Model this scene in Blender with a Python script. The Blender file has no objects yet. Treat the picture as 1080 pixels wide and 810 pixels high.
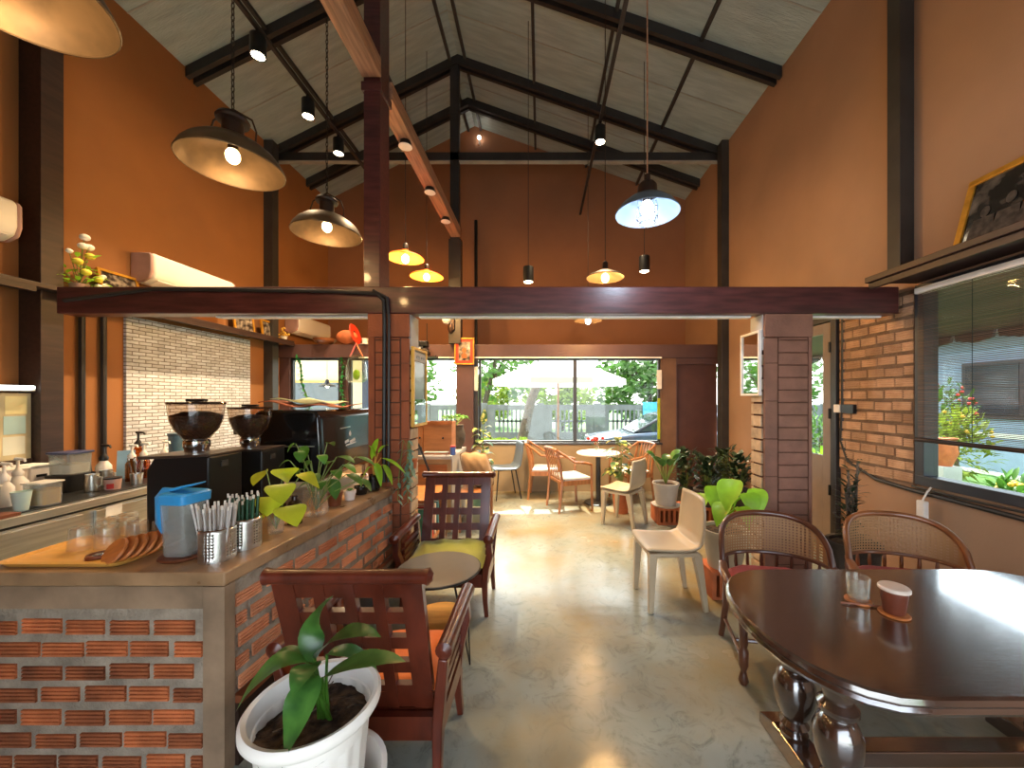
SKY, SUN, EXPO, BULB, SPOT = .5, 6.5, 1.5, 60., 200.
import bpy, bmesh, math, random
from mathutils import Vector, Matrix
V = Vector
PI = math.pi
R = random.Random(11)
C = bpy.context.scene.collection

# ------------------------------------------------------------------ colours and materials
def lin(c):
    out = []
    for v in c[:3]:
        v = v / 255.0
        out.append(v / 12.92 if v <= .04045 else ((v + .055) / 1.055) ** 2.4)
    return out
def rgba(c, k=1.0): return tuple(min(1.0, v * k) for v in lin(c)) + (1.0,)

def _new(name):
    m = bpy.data.materials.new(name); m.use_nodes = True
    nt = m.node_tree; nt.nodes.clear()
    o = nt.nodes.new('ShaderNodeOutputMaterial')
    return m, nt, o

def mat(name, col, rough=.5, metal=0., var=.12, scale=6., col2=None, bump=0., bscale=40., isl=0., coat=0., spec=.5,
        stretch=(1, 1, 1), rvar=0., detail=4., lo=.35, hi=.65, sheen=0., trans=0.):
    m, nt, o = _new(name); N = nt.nodes.new; L = nt.links.new
    b = N('ShaderNodeBsdfPrincipled')
    tc = N('ShaderNodeTexCoord'); mp = N('ShaderNodeMapping'); mp.inputs['Scale'].default_value = stretch
    L(tc.outputs['Object'], mp.inputs['Vector'])
    nz = N('ShaderNodeTexNoise'); nz.inputs['Scale'].default_value = scale; nz.inputs['Detail'].default_value = detail
    L(mp.outputs[0], nz.inputs['Vector'])
    mr = N('ShaderNodeMapRange'); mr.inputs[1].default_value = lo; mr.inputs[2].default_value = hi
    L(nz.outputs['Fac'], mr.inputs[0])
    mx = N('ShaderNodeMix'); mx.data_type = 'RGBA'
    mx.inputs['A'].default_value = rgba(col, 1 - var)
    mx.inputs['B'].default_value = rgba(col2) if col2 else rgba(col, 1 + var)
    L(mr.outputs[0], mx.inputs['Factor'])
    out = mx.outputs['Result']
    if isl:
        g = N('ShaderNodeNewGeometry'); m2 = N('ShaderNodeMapRange')
        m2.inputs[3].default_value = 1 - isl; m2.inputs[4].default_value = 1 + isl
        L(g.outputs['Random Per Island'], m2.inputs[0])
        hs = N('ShaderNodeHueSaturation'); L(out, hs.inputs['Color']); L(m2.outputs[0], hs.inputs['Value'])
        out = hs.outputs[0]
    L(out, b.inputs['Base Color'])
    b.inputs['Metallic'].default_value = metal
    b.inputs['Specular IOR Level'].default_value = spec
    b.inputs['Coat Weight'].default_value = coat
    b.inputs['Coat Roughness'].default_value = .08
    if sheen: b.inputs['Sheen Weight'].default_value = sheen
    if rvar:
        m3 = N('ShaderNodeMapRange'); m3.inputs[1].default_value = .3; m3.inputs[2].default_value = .7
        m3.inputs[3].default_value = max(.02, rough - rvar); m3.inputs[4].default_value = rough + rvar
        L(nz.outputs['Fac'], m3.inputs[0]); L(m3.outputs[0], b.inputs['Roughness'])
    else:
        b.inputs['Roughness'].default_value = rough
    if bump:
        n2 = N('ShaderNodeTexNoise'); n2.inputs['Scale'].default_value = bscale; n2.inputs['Detail'].default_value = 6
        L(mp.outputs[0], n2.inputs['Vector'])
        bp = N('ShaderNodeBump'); bp.inputs['Strength'].default_value = bump; bp.inputs['Distance'].default_value = .02
        L(n2.outputs['Fac'], bp.inputs['Height']); L(bp.outputs[0], b.inputs['Normal'])
    if trans:
        t = N('ShaderNodeBsdfTranslucent'); L(out, t.inputs['Color'])
        ms = N('ShaderNodeMixShader'); ms.inputs[0].default_value = trans
        L(b.outputs[0], ms.inputs[1]); L(t.outputs[0], ms.inputs[2]); L(ms.outputs[0], o.inputs[0])
    else:
        L(b.outputs[0], o.inputs[0])
    return m

def emit(name, col, strength):
    m, nt, o = _new(name)
    e = nt.nodes.new('ShaderNodeEmission'); e.inputs[0].default_value = rgba(col); e.inputs[1].default_value = strength
    nt.links.new(e.outputs[0], o.inputs[0]); return m

def glass(name, tint=(250, 252, 250), base=.04, edge=.55, rough=.02, haze=0., hcol=(225, 225, 222)):
    m, nt, o = _new(name); N = nt.nodes.new; L = nt.links.new
    t = N('ShaderNodeBsdfTransparent'); t.inputs[0].default_value = rgba(tint)
    g = N('ShaderNodeBsdfGlossy'); g.inputs['Roughness'].default_value = rough
    lw = N('ShaderNodeLayerWeight'); lw.inputs[0].default_value = .5
    p = N('ShaderNodeMath'); p.operation = 'POWER'; p.inputs[1].default_value = 3.; L(lw.outputs['Facing'], p.inputs[0])
    ma = N('ShaderNodeMath'); ma.operation = 'MULTIPLY_ADD'; ma.inputs[1].default_value = edge; ma.inputs[2].default_value = base
    L(p.outputs[0], ma.inputs[0])
    s = N('ShaderNodeMixShader'); L(ma.outputs[0], s.inputs[0]); L(t.outputs[0], s.inputs[1]); L(g.outputs[0], s.inputs[2])
    if haze:
        d = N('ShaderNodeBsdfDiffuse'); d.inputs[0].default_value = rgba(hcol); s2 = N('ShaderNodeMixShader'); s2.inputs[0].default_value = haze
        L(s.outputs[0], s2.inputs[1]); L(d.outputs[0], s2.inputs[2]); s = s2
    L(s.outputs[0], o.inputs[0]); return m

def brickmat(name, c1, c2, mortar, bw, bh, ms=.012, axis='YZ', rough=.8, bump=.5):
    m, nt, o = _new(name); N = nt.nodes.new; L = nt.links.new
    b = N('ShaderNodeBsdfPrincipled'); b.inputs['Roughness'].default_value = rough
    tc = N('ShaderNodeTexCoord'); sx = N('ShaderNodeSeparateXYZ'); cx = N('ShaderNodeCombineXYZ')
    L(tc.outputs['Object'], sx.inputs[0])
    L(sx.outputs[axis[0]], cx.inputs['X']); L(sx.outputs['Z'], cx.inputs['Y'])
    k = N('ShaderNodeTexBrick'); k.inputs['Scale'].default_value = 1.
    k.inputs['Brick Width'].default_value = bw; k.inputs['Row Height'].default_value = bh
    k.inputs['Mortar Size'].default_value = ms * .5; k.inputs['Mortar Smooth'].default_value = .2
    k.inputs['Color1'].default_value = rgba(c1); k.inputs['Color2'].default_value = rgba(c2); k.inputs['Mortar'].default_value = rgba(mortar)
    nz = N('ShaderNodeTexNoise'); nz.inputs['Scale'].default_value = 22; L(tc.outputs['Object'], nz.inputs['Vector'])
    ad = N('ShaderNodeMix'); ad.data_type = 'VECTOR'; ad.inputs['Factor'].default_value = .012
    L(cx.outputs[0], ad.inputs['A']); L(nz.outputs['Color'], ad.inputs['B'])
    L(ad.outputs['Result'], k.inputs['Vector'])
    mx = N('ShaderNodeMix'); mx.data_type = 'RGBA'; mx.blend_type = 'MULTIPLY'; mx.inputs['Factor'].default_value = .5
    L(k.outputs['Color'], mx.inputs['A']); 
    n3 = N('ShaderNodeTexNoise'); n3.inputs['Scale'].default_value = 9; L(tc.outputs['Object'], n3.inputs['Vector'])
    mr = N('ShaderNodeMapRange'); mr.inputs[1].default_value = .3; mr.inputs[2].default_value = .7; mr.inputs[3].default_value = .55; mr.inputs[4].default_value = 1.
    L(n3.outputs['Fac'], mr.inputs[0]); L(mr.outputs[0], mx.inputs['B']); L(mx.outputs['Result'], b.inputs['Base Color'])
    bp = N('ShaderNodeBump'); bp.inputs['Strength'].default_value = bump; bp.inputs['Distance'].default_value = .01; bp.invert = True
    L(k.outputs['Fac'], bp.inputs['Height']); L(bp.outputs[0], b.inputs['Normal'])
    L(b.outputs[0], o.inputs[0]); return m

def canemat(name, col, period=.014, open_=.5):
    m, nt, o = _new(name); N = nt.nodes.new; L = nt.links.new
    b = N('ShaderNodeBsdfPrincipled'); b.inputs['Base Color'].default_value = rgba(col); b.inputs['Roughness'].default_value = .5
    t = N('ShaderNodeBsdfTransparent')
    tc = N('ShaderNodeTexCoord'); sx = N('ShaderNodeSeparateXYZ'); L(tc.outputs['Object'], sx.inputs[0])
    hs = []
    for ax in ('X', 'Z'):
        a = N('ShaderNodeMath'); a.operation = 'MULTIPLY'; a.inputs[1].default_value = 1 / period; L(sx.outputs[ax], a.inputs[0])
        f = N('ShaderNodeMath'); f.operation = 'FRACT'; L(a.outputs[0], f.inputs[0])
        g = N('ShaderNodeMath'); g.operation = 'GREATER_THAN'; g.inputs[1].default_value = 1 - open_; L(f.outputs[0], g.inputs[0]); hs.append(g)
    mm = N('ShaderNodeMath'); mm.operation = 'MULTIPLY'; L(hs[0].outputs[0], mm.inputs[0]); L(hs[1].outputs[0], mm.inputs[1])
    s = N('ShaderNodeMixShader'); L(mm.outputs[0], s.inputs[0]); L(b.outputs[0], s.inputs[1]); L(t.outputs[0], s.inputs[2])
    L(s.outputs[0], o.inputs[0]); return m

# ------------------------------------------------------------------ mesh builder
class MB:
    def __init__(s): s.bm = bmesh.new()
    def _v(s, p): return s.bm.verts.new(p)
    def face(s, pts):
        return s.bm.faces.new([s._v(p) for p in pts])
    def box(s, x0, x1, y0, y1, z0, z1, M=None):
        co = [(x, y, z) for z in (z0, z1) for y in (y0, y1) for x in (x0, x1)]
        v = [s._v(M @ V(c) if M else c) for c in co]
        for f in ((0, 2, 3, 1), (4, 5, 7, 6), (0, 1, 5, 4), (1, 3, 7, 5), (3, 2, 6, 7), (2, 0, 4, 6)):
            s.bm.faces.new([v[i] for i in f])
        return s
    def cbox(s, c, size, M=None):
        T = Matrix.Translation(c) @ (M.to_4x4() if M else Matrix.Identity(4))
        h = [d / 2 for d in size]
        return s.box(-h[0], h[0], -h[1], h[1], -h[2], h[2], T)
    def prism(s, pts, vec):
        a = [s._v(p) for p in pts]; b = [s._v(V(p) + V(vec)) for p in pts]; n = len(pts)
        s.bm.faces.new(a[::-1]); s.bm.faces.new(b)
        for i in range(n): s.bm.faces.new((a[i], a[(i + 1) % n], b[(i + 1) % n], b[i]))
        return s
    def tube(s, pts, r, seg=8, closed=False, flat=None):
        pts = [V(p) for p in pts]; n = len(pts)
        rs = r if isinstance(r, (list, tuple)) else [r] * n
        T = []
        for i in range(n):
            if closed: d = pts[(i + 1) % n] - pts[i - 1]
            else: d = pts[min(i + 1, n - 1)] - pts[max(i - 1, 0)]
            T.append(d.normalized() if d.length > 1e-9 else V((0, 0, 1)))
        up = V((0, 0, 1)) if abs(T[0].z) < .9 else V((0, 1, 0))
        a = T[0].cross(up).normalized(); rings = []
        for i in range(n):
            a = (a - T[i] * a.dot(T[i]))
            a = a.normalized() if a.length > 1e-6 else T[i].orthogonal().normalized()
            b = T[i].cross(a)
            fa, fb = flat if flat else (1, 1)
            off = PI / 4 if seg == 4 else 0
            rings.append([s._v(pts[i] + (a * math.cos(2 * PI * k / seg + off) * fa + b * math.sin(2 * PI * k / seg + off) * fb) * rs[i]) for k in range(seg)])
        for i in range(n if closed else n - 1):
            p, q = rings[i], rings[(i + 1) % n]
            for k in range(seg): s.bm.faces.new((p[k], p[(k + 1) % seg], q[(k + 1) % seg], q[k]))
        if not closed:
            s.bm.faces.new(rings[0][::-1]); s.bm.faces.new(rings[-1])
        return s
    def cyl(s, p0, p1, r0, r1=None, seg=20): return s.tube([p0, p1], [r0, r0 if r1 is None else r1], seg)
    def lathe(s, prof, c=(0, 0, 0), seg=28, sx=1., sy=1., M=None):
        c = V(c); rings = []
        for (r, z) in prof:
            if r < 1e-6: rings.append([s._v((M @ V((0, 0, z)) if M else V((0, 0, z))) + c)])
            else:
                rings.append([s._v((M @ V((r * sx * math.cos(2 * PI * k / seg), r * sy * math.sin(2 * PI * k / seg), z)) if M else
                              V((r * sx * math.cos(2 * PI * k / seg), r * sy * math.sin(2 * PI * k / seg), z))) + c) for k in range(seg)])
        for p, q in zip(rings, rings[1:]):
            for k in range(seg):
                k2 = (k + 1) % seg
                if len(p) == 1 and len(q) == 1: continue
                if len(p) == 1: s.bm.faces.new((p[0], q[k2], q[k]))
                elif len(q) == 1: s.bm.faces.new((p[k], p[k2], q[0]))
                else: s.bm.faces.new((p[k], p[k2], q[k2], q[k]))
        return s
    def ball(s, c, rx, ry=None, rz=None, seg=16, rings=10, M=None):
        ry = rx if ry is None else ry; rz = rx if rz is None else rz
        prof = [(math.sin(PI * i / rings), -math.cos(PI * i / rings) * rz) for i in range(rings + 1)]
        prof[0] = (0, -rz); prof[-1] = (0, rz)
        return s.lathe(prof, c, seg, rx, ry, M)
    def grid(s, f, nu, nv):
        g = [[s._v(f(i / nu, j / nv)) for j in range(nv + 1)] for i in range(nu + 1)]
        for i in range(nu):
            for j in range(nv): s.bm.faces.new((g[i][j], g[i + 1][j], g[i + 1][j + 1], g[i][j + 1]))
        return s
    def leaf(s, a, m, b, w, fold=.25, n=7, wav=0., peak=.42):
        a, m, b = V(a), V(m), V(b); rows = []
        q = math.log(.5) / math.log(peak)
        for i in range(n + 1):
            t = i / n
            p = a * (1 - t) ** 2 + m * 2 * t * (1 - t) + b * t * t
            d = (m - a) * (2 * (1 - t)) + (b - m) * (2 * t)
            d = d.normalized() if d.length > 1e-9 else V((0, 0, 1))
            sd = d.cross(V((0, 0, 1)))
            if sd.length < .15: sd = d.cross(V((0, -1, .2)))
            sd.normalize(); up = sd.cross(d)
            ww = w * .5 * max(0., math.sin(PI * t ** q)) ** .8
            if i in (0, n): rows.append([s._v(p)])
            else:
                k = up * (ww * fold + wav * w * math.sin(t * 17))
                rows.append([s._v(p - sd * ww + k), s._v(p), s._v(p + sd * ww + k * .8)])
        for p, q_ in zip(rows, rows[1:]):
            if len(p) == 1 and len(q_) == 3:
                s.bm.faces.new((p[0], q_[1], q_[0])); s.bm.faces.new((p[0], q_[2], q_[1]))
            elif len(p) == 3 and len(q_) == 1:
                s.bm.faces.new((p[0], p[1], q_[0])); s.bm.faces.new((p[1], p[2], q_[0]))
            elif len(p) == 3:
                s.bm.faces.new((p[0], p[1], q_[1], q_[0])); s.bm.faces.new((p[1], p[2], q_[2], q_[1]))
        return s

def obj(name, mb, m, parent=None, world=False, smooth=38, bev=0., solid=0., sub=0):
    bm = mb.bm
    if world and parent is not None:
        bmesh.ops.translate(bm, verts=bm.verts, vec=-V(parent['_loc']))
    bmesh.ops.recalc_face_normals(bm, faces=bm.faces) if not name.startswith('foliage') else None
    me = bpy.data.meshes.new(name); bm.to_mesh(me); bm.free()
    if smooth:
        for p in me.polygons: p.use_smooth = True
        me.set_sharp_from_angle(angle=math.radians(smooth))
    o = bpy.data.objects.new(name, me); C.objects.link(o)
    if m is not None: me.materials.append(m)
    if parent is not None: o.parent = parent
    if solid:
        q = o.modifiers.new('solid', 'SOLIDIFY'); q.thickness = solid; q.offset = 0
    if bev:
        q = o.modifiers.new('bevel', 'BEVEL'); q.width = bev; q.segments = 2; q.limit_method = 'ANGLE'; q.angle_limit = math.radians(35)
    if sub:
        q = o.modifiers.new('sub', 'SUBSURF'); q.levels = sub; q.render_levels = sub
    return o
def tag(o, label, cat, group=None, kind=None):
    o['label'] = label; o['category'] = cat
    if group: o['group'] = group
    if kind: o['kind'] = kind
    return o
def thing(name, label, cat, loc=(0, 0, 0), rz=0., group=None):
    o = bpy.data.objects.new(name, None); C.objects.link(o); o.empty_display_size = .05
    o.location = loc; o.rotation_euler = (0, 0, rz); o['_loc'] = list(loc)
    return tag(o, label, cat, group)
def struct(name, mb, m, **k):
    o = obj(name, mb, m, None, **k); o['kind'] = 'structure'; return o
def dup(root, loc, rz=None, label=None, name=None):
    def cp(o, par):
        c = o.copy(); C.objects.link(c); c.parent = par
        for ch in list(o.children): cp(ch, c)
        return c
    r = cp(root, None); r.location = loc
    if rz is not None: r.rotation_euler = (0, 0, rz)
    if label: r['label'] = label
    return r
def lamp(name, parent, loc, col, watt, radius=.04, spot=None):
    l = bpy.data.lights.new(name, 'SPOT' if spot else 'POINT'); l.color = lin(col); l.energy = watt; l.shadow_soft_size = radius
    if spot: l.spot_size = math.radians(spot); l.spot_blend = .6
    o = bpy.data.objects.new(name, l); C.objects.link(o); o.parent = parent; o.location = loc
    return o
def Rz(a): return Matrix.Rotation(a, 4, 'Z')
def Rx(a): return Matrix.Rotation(a, 4, 'X')
def Ry(a): return Matrix.Rotation(a, 4, 'Y')
H = 1.5
def at(px, py, Y): return V(((px - 570) / 400 * Y, Y, H - (py - 420) / 400 * Y))   # a place at distance Y in front of the camera

# ------------------------------------------------------------------ material library
M = {}
M['wall'] = mat('orange_brown_paint', (150, 98, 52), .75, var=.08, scale=1.3, bump=.06, bscale=60)
M['wall_r'] = mat('brown_paint', (156, 120, 92), .75, var=.08, scale=1.3, bump=.06, bscale=60)
M['cream'] = mat('tan_plaster', (150, 128, 98), .8, var=.08, scale=3)
M['purple'] = mat('plum_brown_paint', (86, 60, 58), .5, var=.12, scale=3)
M['steel_dark'] = mat('black_painted_steel', (40, 37, 36), .45, var=.2, scale=5)
M['steel_grey'] = mat('dark_grey_steel', (52, 49, 46), .5, var=.2, scale=4)
M['foil'] = mat('roof_foil', (156, 170, 166), .5, var=.12, scale=9, bump=.35, bscale=50, stretch=(.25, 1.5, .25), metal=.15)
M['seam'] = mat('pale_tape', (150, 150, 140), .6)
M['beamred'] = mat('dark_red_stained_wood', (74, 36, 34), .35, var=.35, scale=4, stretch=(1, 8, 8), coat=.2, bump=.08, bscale=30)
M['woodred'] = mat('reddish_timber', (152, 112, 86), .55, var=.3, scale=5, stretch=(8, .6, 8))
M['shelf'] = mat('dark_shelf_wood', (48, 30, 24), .5, var=.3, scale=4, stretch=(8, 1, 8))
M['pillar'] = mat('painted_brick_brown', (126, 84, 66), .65, var=.15, scale=6, bump=.25, bscale=50)
M['pillar_o'] = mat('painted_brick_rust', (140, 72, 36), .6, var=.15, scale=6, bump=.25, bscale=50)
M['paleb'] = mat('pale_brick_end', (176, 152, 124), .85, var=.2, scale=14, isl=.12, bump=.3, bscale=60)
M['dark'] = mat('dark_gap', (40, 28, 22), .9)
M['core'] = mat('brown_mortar_core', (86, 54, 40), .9)
M['mortar'] = mat('cement_mortar', (142, 130, 114), .85, var=.28, scale=9, bump=.6, bscale=45)
M['cement'] = mat('smooth_cement', (140, 116, 92), .6, var=.28, scale=5, bump=.15, bscale=30)
M['ctop'] = mat('cement_counter_top', (150, 118, 86), .38, var=.28, scale=6, bump=.08, bscale=25, rvar=.12)
M['brick'] = mat('hollow_clay_brick', (158, 86, 46), .85, col2=(180, 100, 56), var=.35, scale=7, isl=.4, bump=.3, bscale=60)
M['brick2'] = mat('hollow_clay_brick_tan', (178, 136, 102), .85, col2=(196, 156, 122), var=.15, scale=7, isl=.16, bump=.3, bscale=60)
M['brick3'] = mat('hollow_clay_brick_pale', (190, 112, 72), .85, col2=(206, 138, 98), var=.15, scale=7, isl=.2, bump=.3, bscale=60)
M['mortar2'] = mat('brown_mortar', (112, 88, 68), .9, var=.2, scale=10, bump=.5, bscale=50)
M['redwood'] = mat('lacquered_red_wood', (84, 34, 20), .3, var=.3, scale=5, stretch=(3, 3, .8), coat=.25, spec=.35)
M['tablewood'] = mat('dark_polished_table_wood', (54, 34, 24), .22, var=.3, scale=6, stretch=(.6, 6, 6), coat=.5, bump=.1, bscale=26)
M['cherry'] = mat('cherry_wood', (160, 104, 62), .35, var=.25, scale=5, stretch=(4, 4, 1), coat=.3)
M['canewood'] = mat('dark_walnut_wood', (84, 46, 28), .3, var=.3, scale=5, coat=.4)
M['canewood2'] = mat('amber_walnut_wood', (122, 72, 38), .3, var=.3, scale=5, coat=.4)
M['cane'] = canemat('woven_cane', (150, 112, 74), .017, .45)
M['redpad'] = mat('red_cushion_cloth', (170, 40, 36), .8, sheen=.3)
M['orangepad'] = mat('orange_cushion_cloth', (226, 116, 44), .85, var=.1, scale=8, sheen=.3)
M['greenpad'] = mat('olive_green_cushion_cloth', (140, 140, 40), .85, var=.12, scale=6, sheen=.3)
M['brownpad'] = mat('brown_cushion_cloth', (150, 116, 78), .9, var=.2, scale=6, sheen=.3)
M['beige'] = mat('beige_plastic', (178, 160, 132), .38, var=.04)
M['blueseat'] = mat('blue_grey_plastic', (84, 98, 112), .45, var=.06)
M['greytop'] = mat('grey_table_top', (112, 108, 102), .4, var=.08, scale=3)
M['black'] = mat('matt_black', (15, 15, 16), .4, var=.1)
M['gloss'] = mat('gloss_black', (16, 17, 18), .12, var=.05, coat=.4)
M['panel'] = mat('dark_mirror_panel', (96, 104, 100), .2, metal=.9, var=.05)
M['white'] = mat('white_plastic', (232, 228, 220), .35, var=.03)
M['ac'] = mat('white_ac_casing', (232, 226, 214), .4, var=.02)
M['pinkish'] = mat('pinkish_grey_trim', (176, 140, 130), .6)
M['steel'] = mat('brushed_stainless', (214, 214, 208), .34, metal=1., var=.12, scale=3, stretch=(1, 1, 14))
M['chrome'] = mat('chrome', (220, 220, 220), .08, metal=1., var=.02)
M['bronze'] = mat('aged_bronze_shade', (84, 68, 50), .45, metal=.6, var=.3, scale=7)
M['capbrown'] = mat('dark_bronze_cap', (52, 36, 28), .45, metal=.4, var=.2)
M['blueshade'] = mat('grey_blue_enamel', (86, 98, 112), .4, metal=.2, var=.1)
M['amber'] = mat('amber_shade', (226, 150, 74), .4, var=.1, trans=.7)
M['gold'] = mat('gold_frame', (206, 150, 52), .35, metal=.5, var=.2, scale=12)
M['goldwood'] = mat('yellow_wood_frame', (214, 166, 70), .4, var=.15, scale=10)
M['redframe'] = mat('red_frame', (204, 52, 26), .45)
M['photo'] = mat('faded_photograph', (60, 50, 44), .3, var=.5, scale=16, col2=(176, 160, 140), lo=.42, hi=.7, coat=.4)
M['photo2'] = mat('dark_photograph', (34, 32, 32), .25, var=.4, scale=9, col2=(120, 112, 104), lo=.45, hi=.75, coat=.4)
M['slate'] = mat('slate_board', (70, 76, 76), .3, var=.15, coat=.4)
M['mirror'] = mat('silvered_glass', (226, 232, 230), .03, metal=1., var=.01)
M['whiteframe'] = mat('white_frame', (224, 214, 204), .5)
M['glass'] = glass('window_glass', (246, 250, 248), .03, .35)
M['clear'] = glass('clear_plastic', (236, 240, 238), .06, .5, .06, .16)
M['cup'] = glass('drinking_glass', (252, 250, 244), .07, .7, .02, .06)
M['beans'] = mat('coffee_beans', (58, 32, 20), .4, var=.5, scale=60, bump=.8, bscale=90)
M['leaf'] = mat('mid_green_leaf', (74, 122, 40), .38, var=.25, scale=9, isl=.25, trans=.25)
M['leafd'] = mat('deep_green_leaf', (44, 96, 40), .3, var=.3, scale=12, col2=(78, 124, 52), isl=.2, trans=.12)
M['leafy'] = mat('lime_yellow_leaf', (176, 190, 40), .4, var=.15, scale=9, isl=.15, trans=.3)
M['leafl'] = mat('bright_lime_leaf', (150, 200, 50), .4, var=.15, scale=9, isl=.15, trans=.3)
M['leafk'] = mat('dark_shade_leaf', (34, 56, 34), .45, var=.3, scale=9, isl=.3, trans=.1)
M['leafb'] = mat('silvery_blue_leaf', (104, 140, 120), .4, var=.3, scale=20, isl=.2, trans=.15)
M['leafv'] = mat('variegated_leaf', (60, 100, 52), .4, var=.2, scale=16, col2=(206, 200, 110), lo=.5, hi=.6, trans=.2)
M['stem'] = mat('green_stem', (110, 130, 60), .5)
M['bark'] = mat('tree_bark', (92, 78, 64), .85, var=.35, scale=9, bump=.6)
M['soil'] = mat('dark_soil', (44, 32, 24), .95, var=.5, scale=30, bump=1., bscale=60, col2=(92, 68, 48))
M['terra'] = mat('terracotta', (178, 96, 52), .8, var=.2, scale=8)
M['potgrey'] = mat('grey_pot', (188, 180, 168), .6, var=.08)
M['concrete_pot'] = mat('rough_dark_pot', (74, 66, 58), .8, var=.3, scale=10, bump=.3)
M['traywood'] = mat('yellow_tray_wood', (212, 158, 74), .4, var=.12, scale=5, stretch=(1, 6, 6))
M['coaster'] = mat('acacia_wood', (170, 98, 44), .45, var=.25, scale=9, stretch=(1, 5, 1))
M['coasterd'] = mat('dark_acacia_wood', (110, 58, 32), .45, var=.25, scale=9)
M['bluelid'] = mat('sky_blue_plastic', (52, 150, 214), .35, var=.05)
M['straww'] = mat('clear_straw', (206, 200, 196), .3, isl=.25, trans=.2)
M['strawg'] = mat('green_straw', (36, 84, 58), .35, isl=.3)
M['paperw'] = mat('white_paper', (226, 220, 212), .7, isl=.06)
M['brownglass'] = mat('brown_glass', (44, 24, 16), .1, var=.1, coat=.5)
M['choc'] = mat('iced_chocolate', (104, 54, 38), .3, var=.12, scale=20)
M['concrete'] = mat('grey_concrete', (170, 168, 164), .85, var=.12, scale=3)
M['fence'] = mat('grey_fence_concrete', (112, 114, 116), .9, var=.15, scale=3)  # fence grey toned down because the outside came out too bright
M['grass'] = mat('lawn_grass', (70, 108, 42), .9, var=.35, scale=3, bump=.5)
M['parasol'] = mat('off_white_canvas', (244, 240, 236), .8, var=.03, trans=.35)
M['car'] = mat('blue_grey_car_paint', (58, 76, 96), .25, metal=.3, coat=.6, var=.03)
M['carglass'] = mat('dark_car_glass', (40, 52, 62), .1, coat=.5)
M['tyre'] = mat('tyre_rubber', (24, 24, 24), .8)
M['crown'] = mat('tree_leaves', (74, 112, 40), .7, isl=.4, var=.25, scale=.8, trans=.4)
M['crowny'] = mat('yellow_green_leaves', (126, 146, 44), .7, isl=.35, var=.25, scale=.8, trans=.4)
M['housewall'] = mat('pale_blue_wall', (140, 158, 178), .8, var=.06)
M['bamboo'] = mat('dark_bamboo_slats', (92, 66, 52), .65, isl=.35, var=.25, scale=3, stretch=(1, .4, 1))
M['frameblack'] = mat('dark_window_frame', (52, 52, 56), .4, var=.12)
M['maroon'] = mat('maroon_door_paint', (82, 50, 44), .5, var=.1)
M['lightm'] = mat('white_edge_strip', (236, 232, 226), .5)
M['cardboard'] = mat('brown_box_wood', (162, 106, 62), .7, var=.15, scale=5, stretch=(1, 1, 5))
M['cablem'] = mat('black_cable', (30, 28, 28), .5)
for k in ('tablewood',):
    for n_ in M[k].node_tree.nodes:
        if n_.type == 'BSDF_PRINCIPLED': n_.inputs['Coat Weight'].default_value = 1.; n_.inputs['Coat IOR'].default_value = 2.1; n_.inputs['Coat Roughness'].default_value = .12
# ------------------------------------------------------------------ camera, sky, sun
cam = bpy.data.cameras.new('camera'); co = bpy.data.objects.new('camera', cam); C.objects.link(co)
co.location = (0, 0, H); co.rotation_euler = (PI / 2, 0, 0)
cam.sensor_width = 36; cam.lens = 400 / 1080 * 36; cam.shift_x = -30 / 1080; cam.shift_y = 15 / 1080
cam.clip_start = .02; cam.clip_end = 300
bpy.context.scene.camera = co
w = bpy.data.worlds.new('sky'); bpy.context.scene.world = w; w.use_nodes = True
nt = w.node_tree; nt.nodes.clear()
wo = nt.nodes.new('ShaderNodeOutputWorld'); bg = nt.nodes.new('ShaderNodeBackground'); sk = nt.nodes.new('ShaderNodeTexSky')
sk.sky_type = 'NISHITA'; sk.sun_disc = False; sk.sun_elevation = math.radians(48); sk.sun_rotation = 0; sk.air_density = 1.; sk.dust_density = 3.
hz = nt.nodes.new('ShaderNodeMix'); hz.data_type = 'RGBA'; hz.inputs['Factor'].default_value = .6; hz.inputs['B'].default_value = (5.6, 5.9, 6.1, 1)
nt.links.new(sk.outputs[0], hz.inputs['A']); nt.links.new(hz.outputs['Result'], bg.inputs[0]); bg.inputs[1].default_value = SKY
nt.links.new(bg.outputs[0], wo.inputs[0])
sl = bpy.data.lights.new('sun', 'SUN'); sl.energy = SUN; sl.angle = math.radians(.6); sl.color = (1, .95, .86)
so = bpy.data.objects.new('sun', sl); C.objects.link(so); so.location = (0, 20, 20)
so.rotation_euler = V((.10, -1., -.96)).to_track_quat('-Z', 'Y').to_euler()
vs = bpy.context.scene.view_settings
bpy.context.scene.display_settings.display_device = 'sRGB'
vs.view_transform = 'Standard'; vs.look = 'None'; vs.gamma = 1; vs.use_curve_mapping = False; vs.exposure = EXPO
bpy.context.scene.cycles.use_denoising = True
bpy.context.scene.cycles.max_bounces = 10; bpy.context.scene.cycles.transparent_max_bounces = 24
bpy.context.scene.cycles.sample_clamp_indirect = 6

# ------------------------------------------------------------------ the room shell
XL, XR, YB, YG, Y0 = -4.2, 2.86, 6.1, 7.5, -1.6
RX, RZ, EZ = -1.3, 6.88, 5.42           # ridge and eaves
T = .14
def zroof(x): return EZ + (RZ - EZ) * ((x - XL) / (RX - XL) if x < RX else (XR - x) / (XR - RX))

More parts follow.
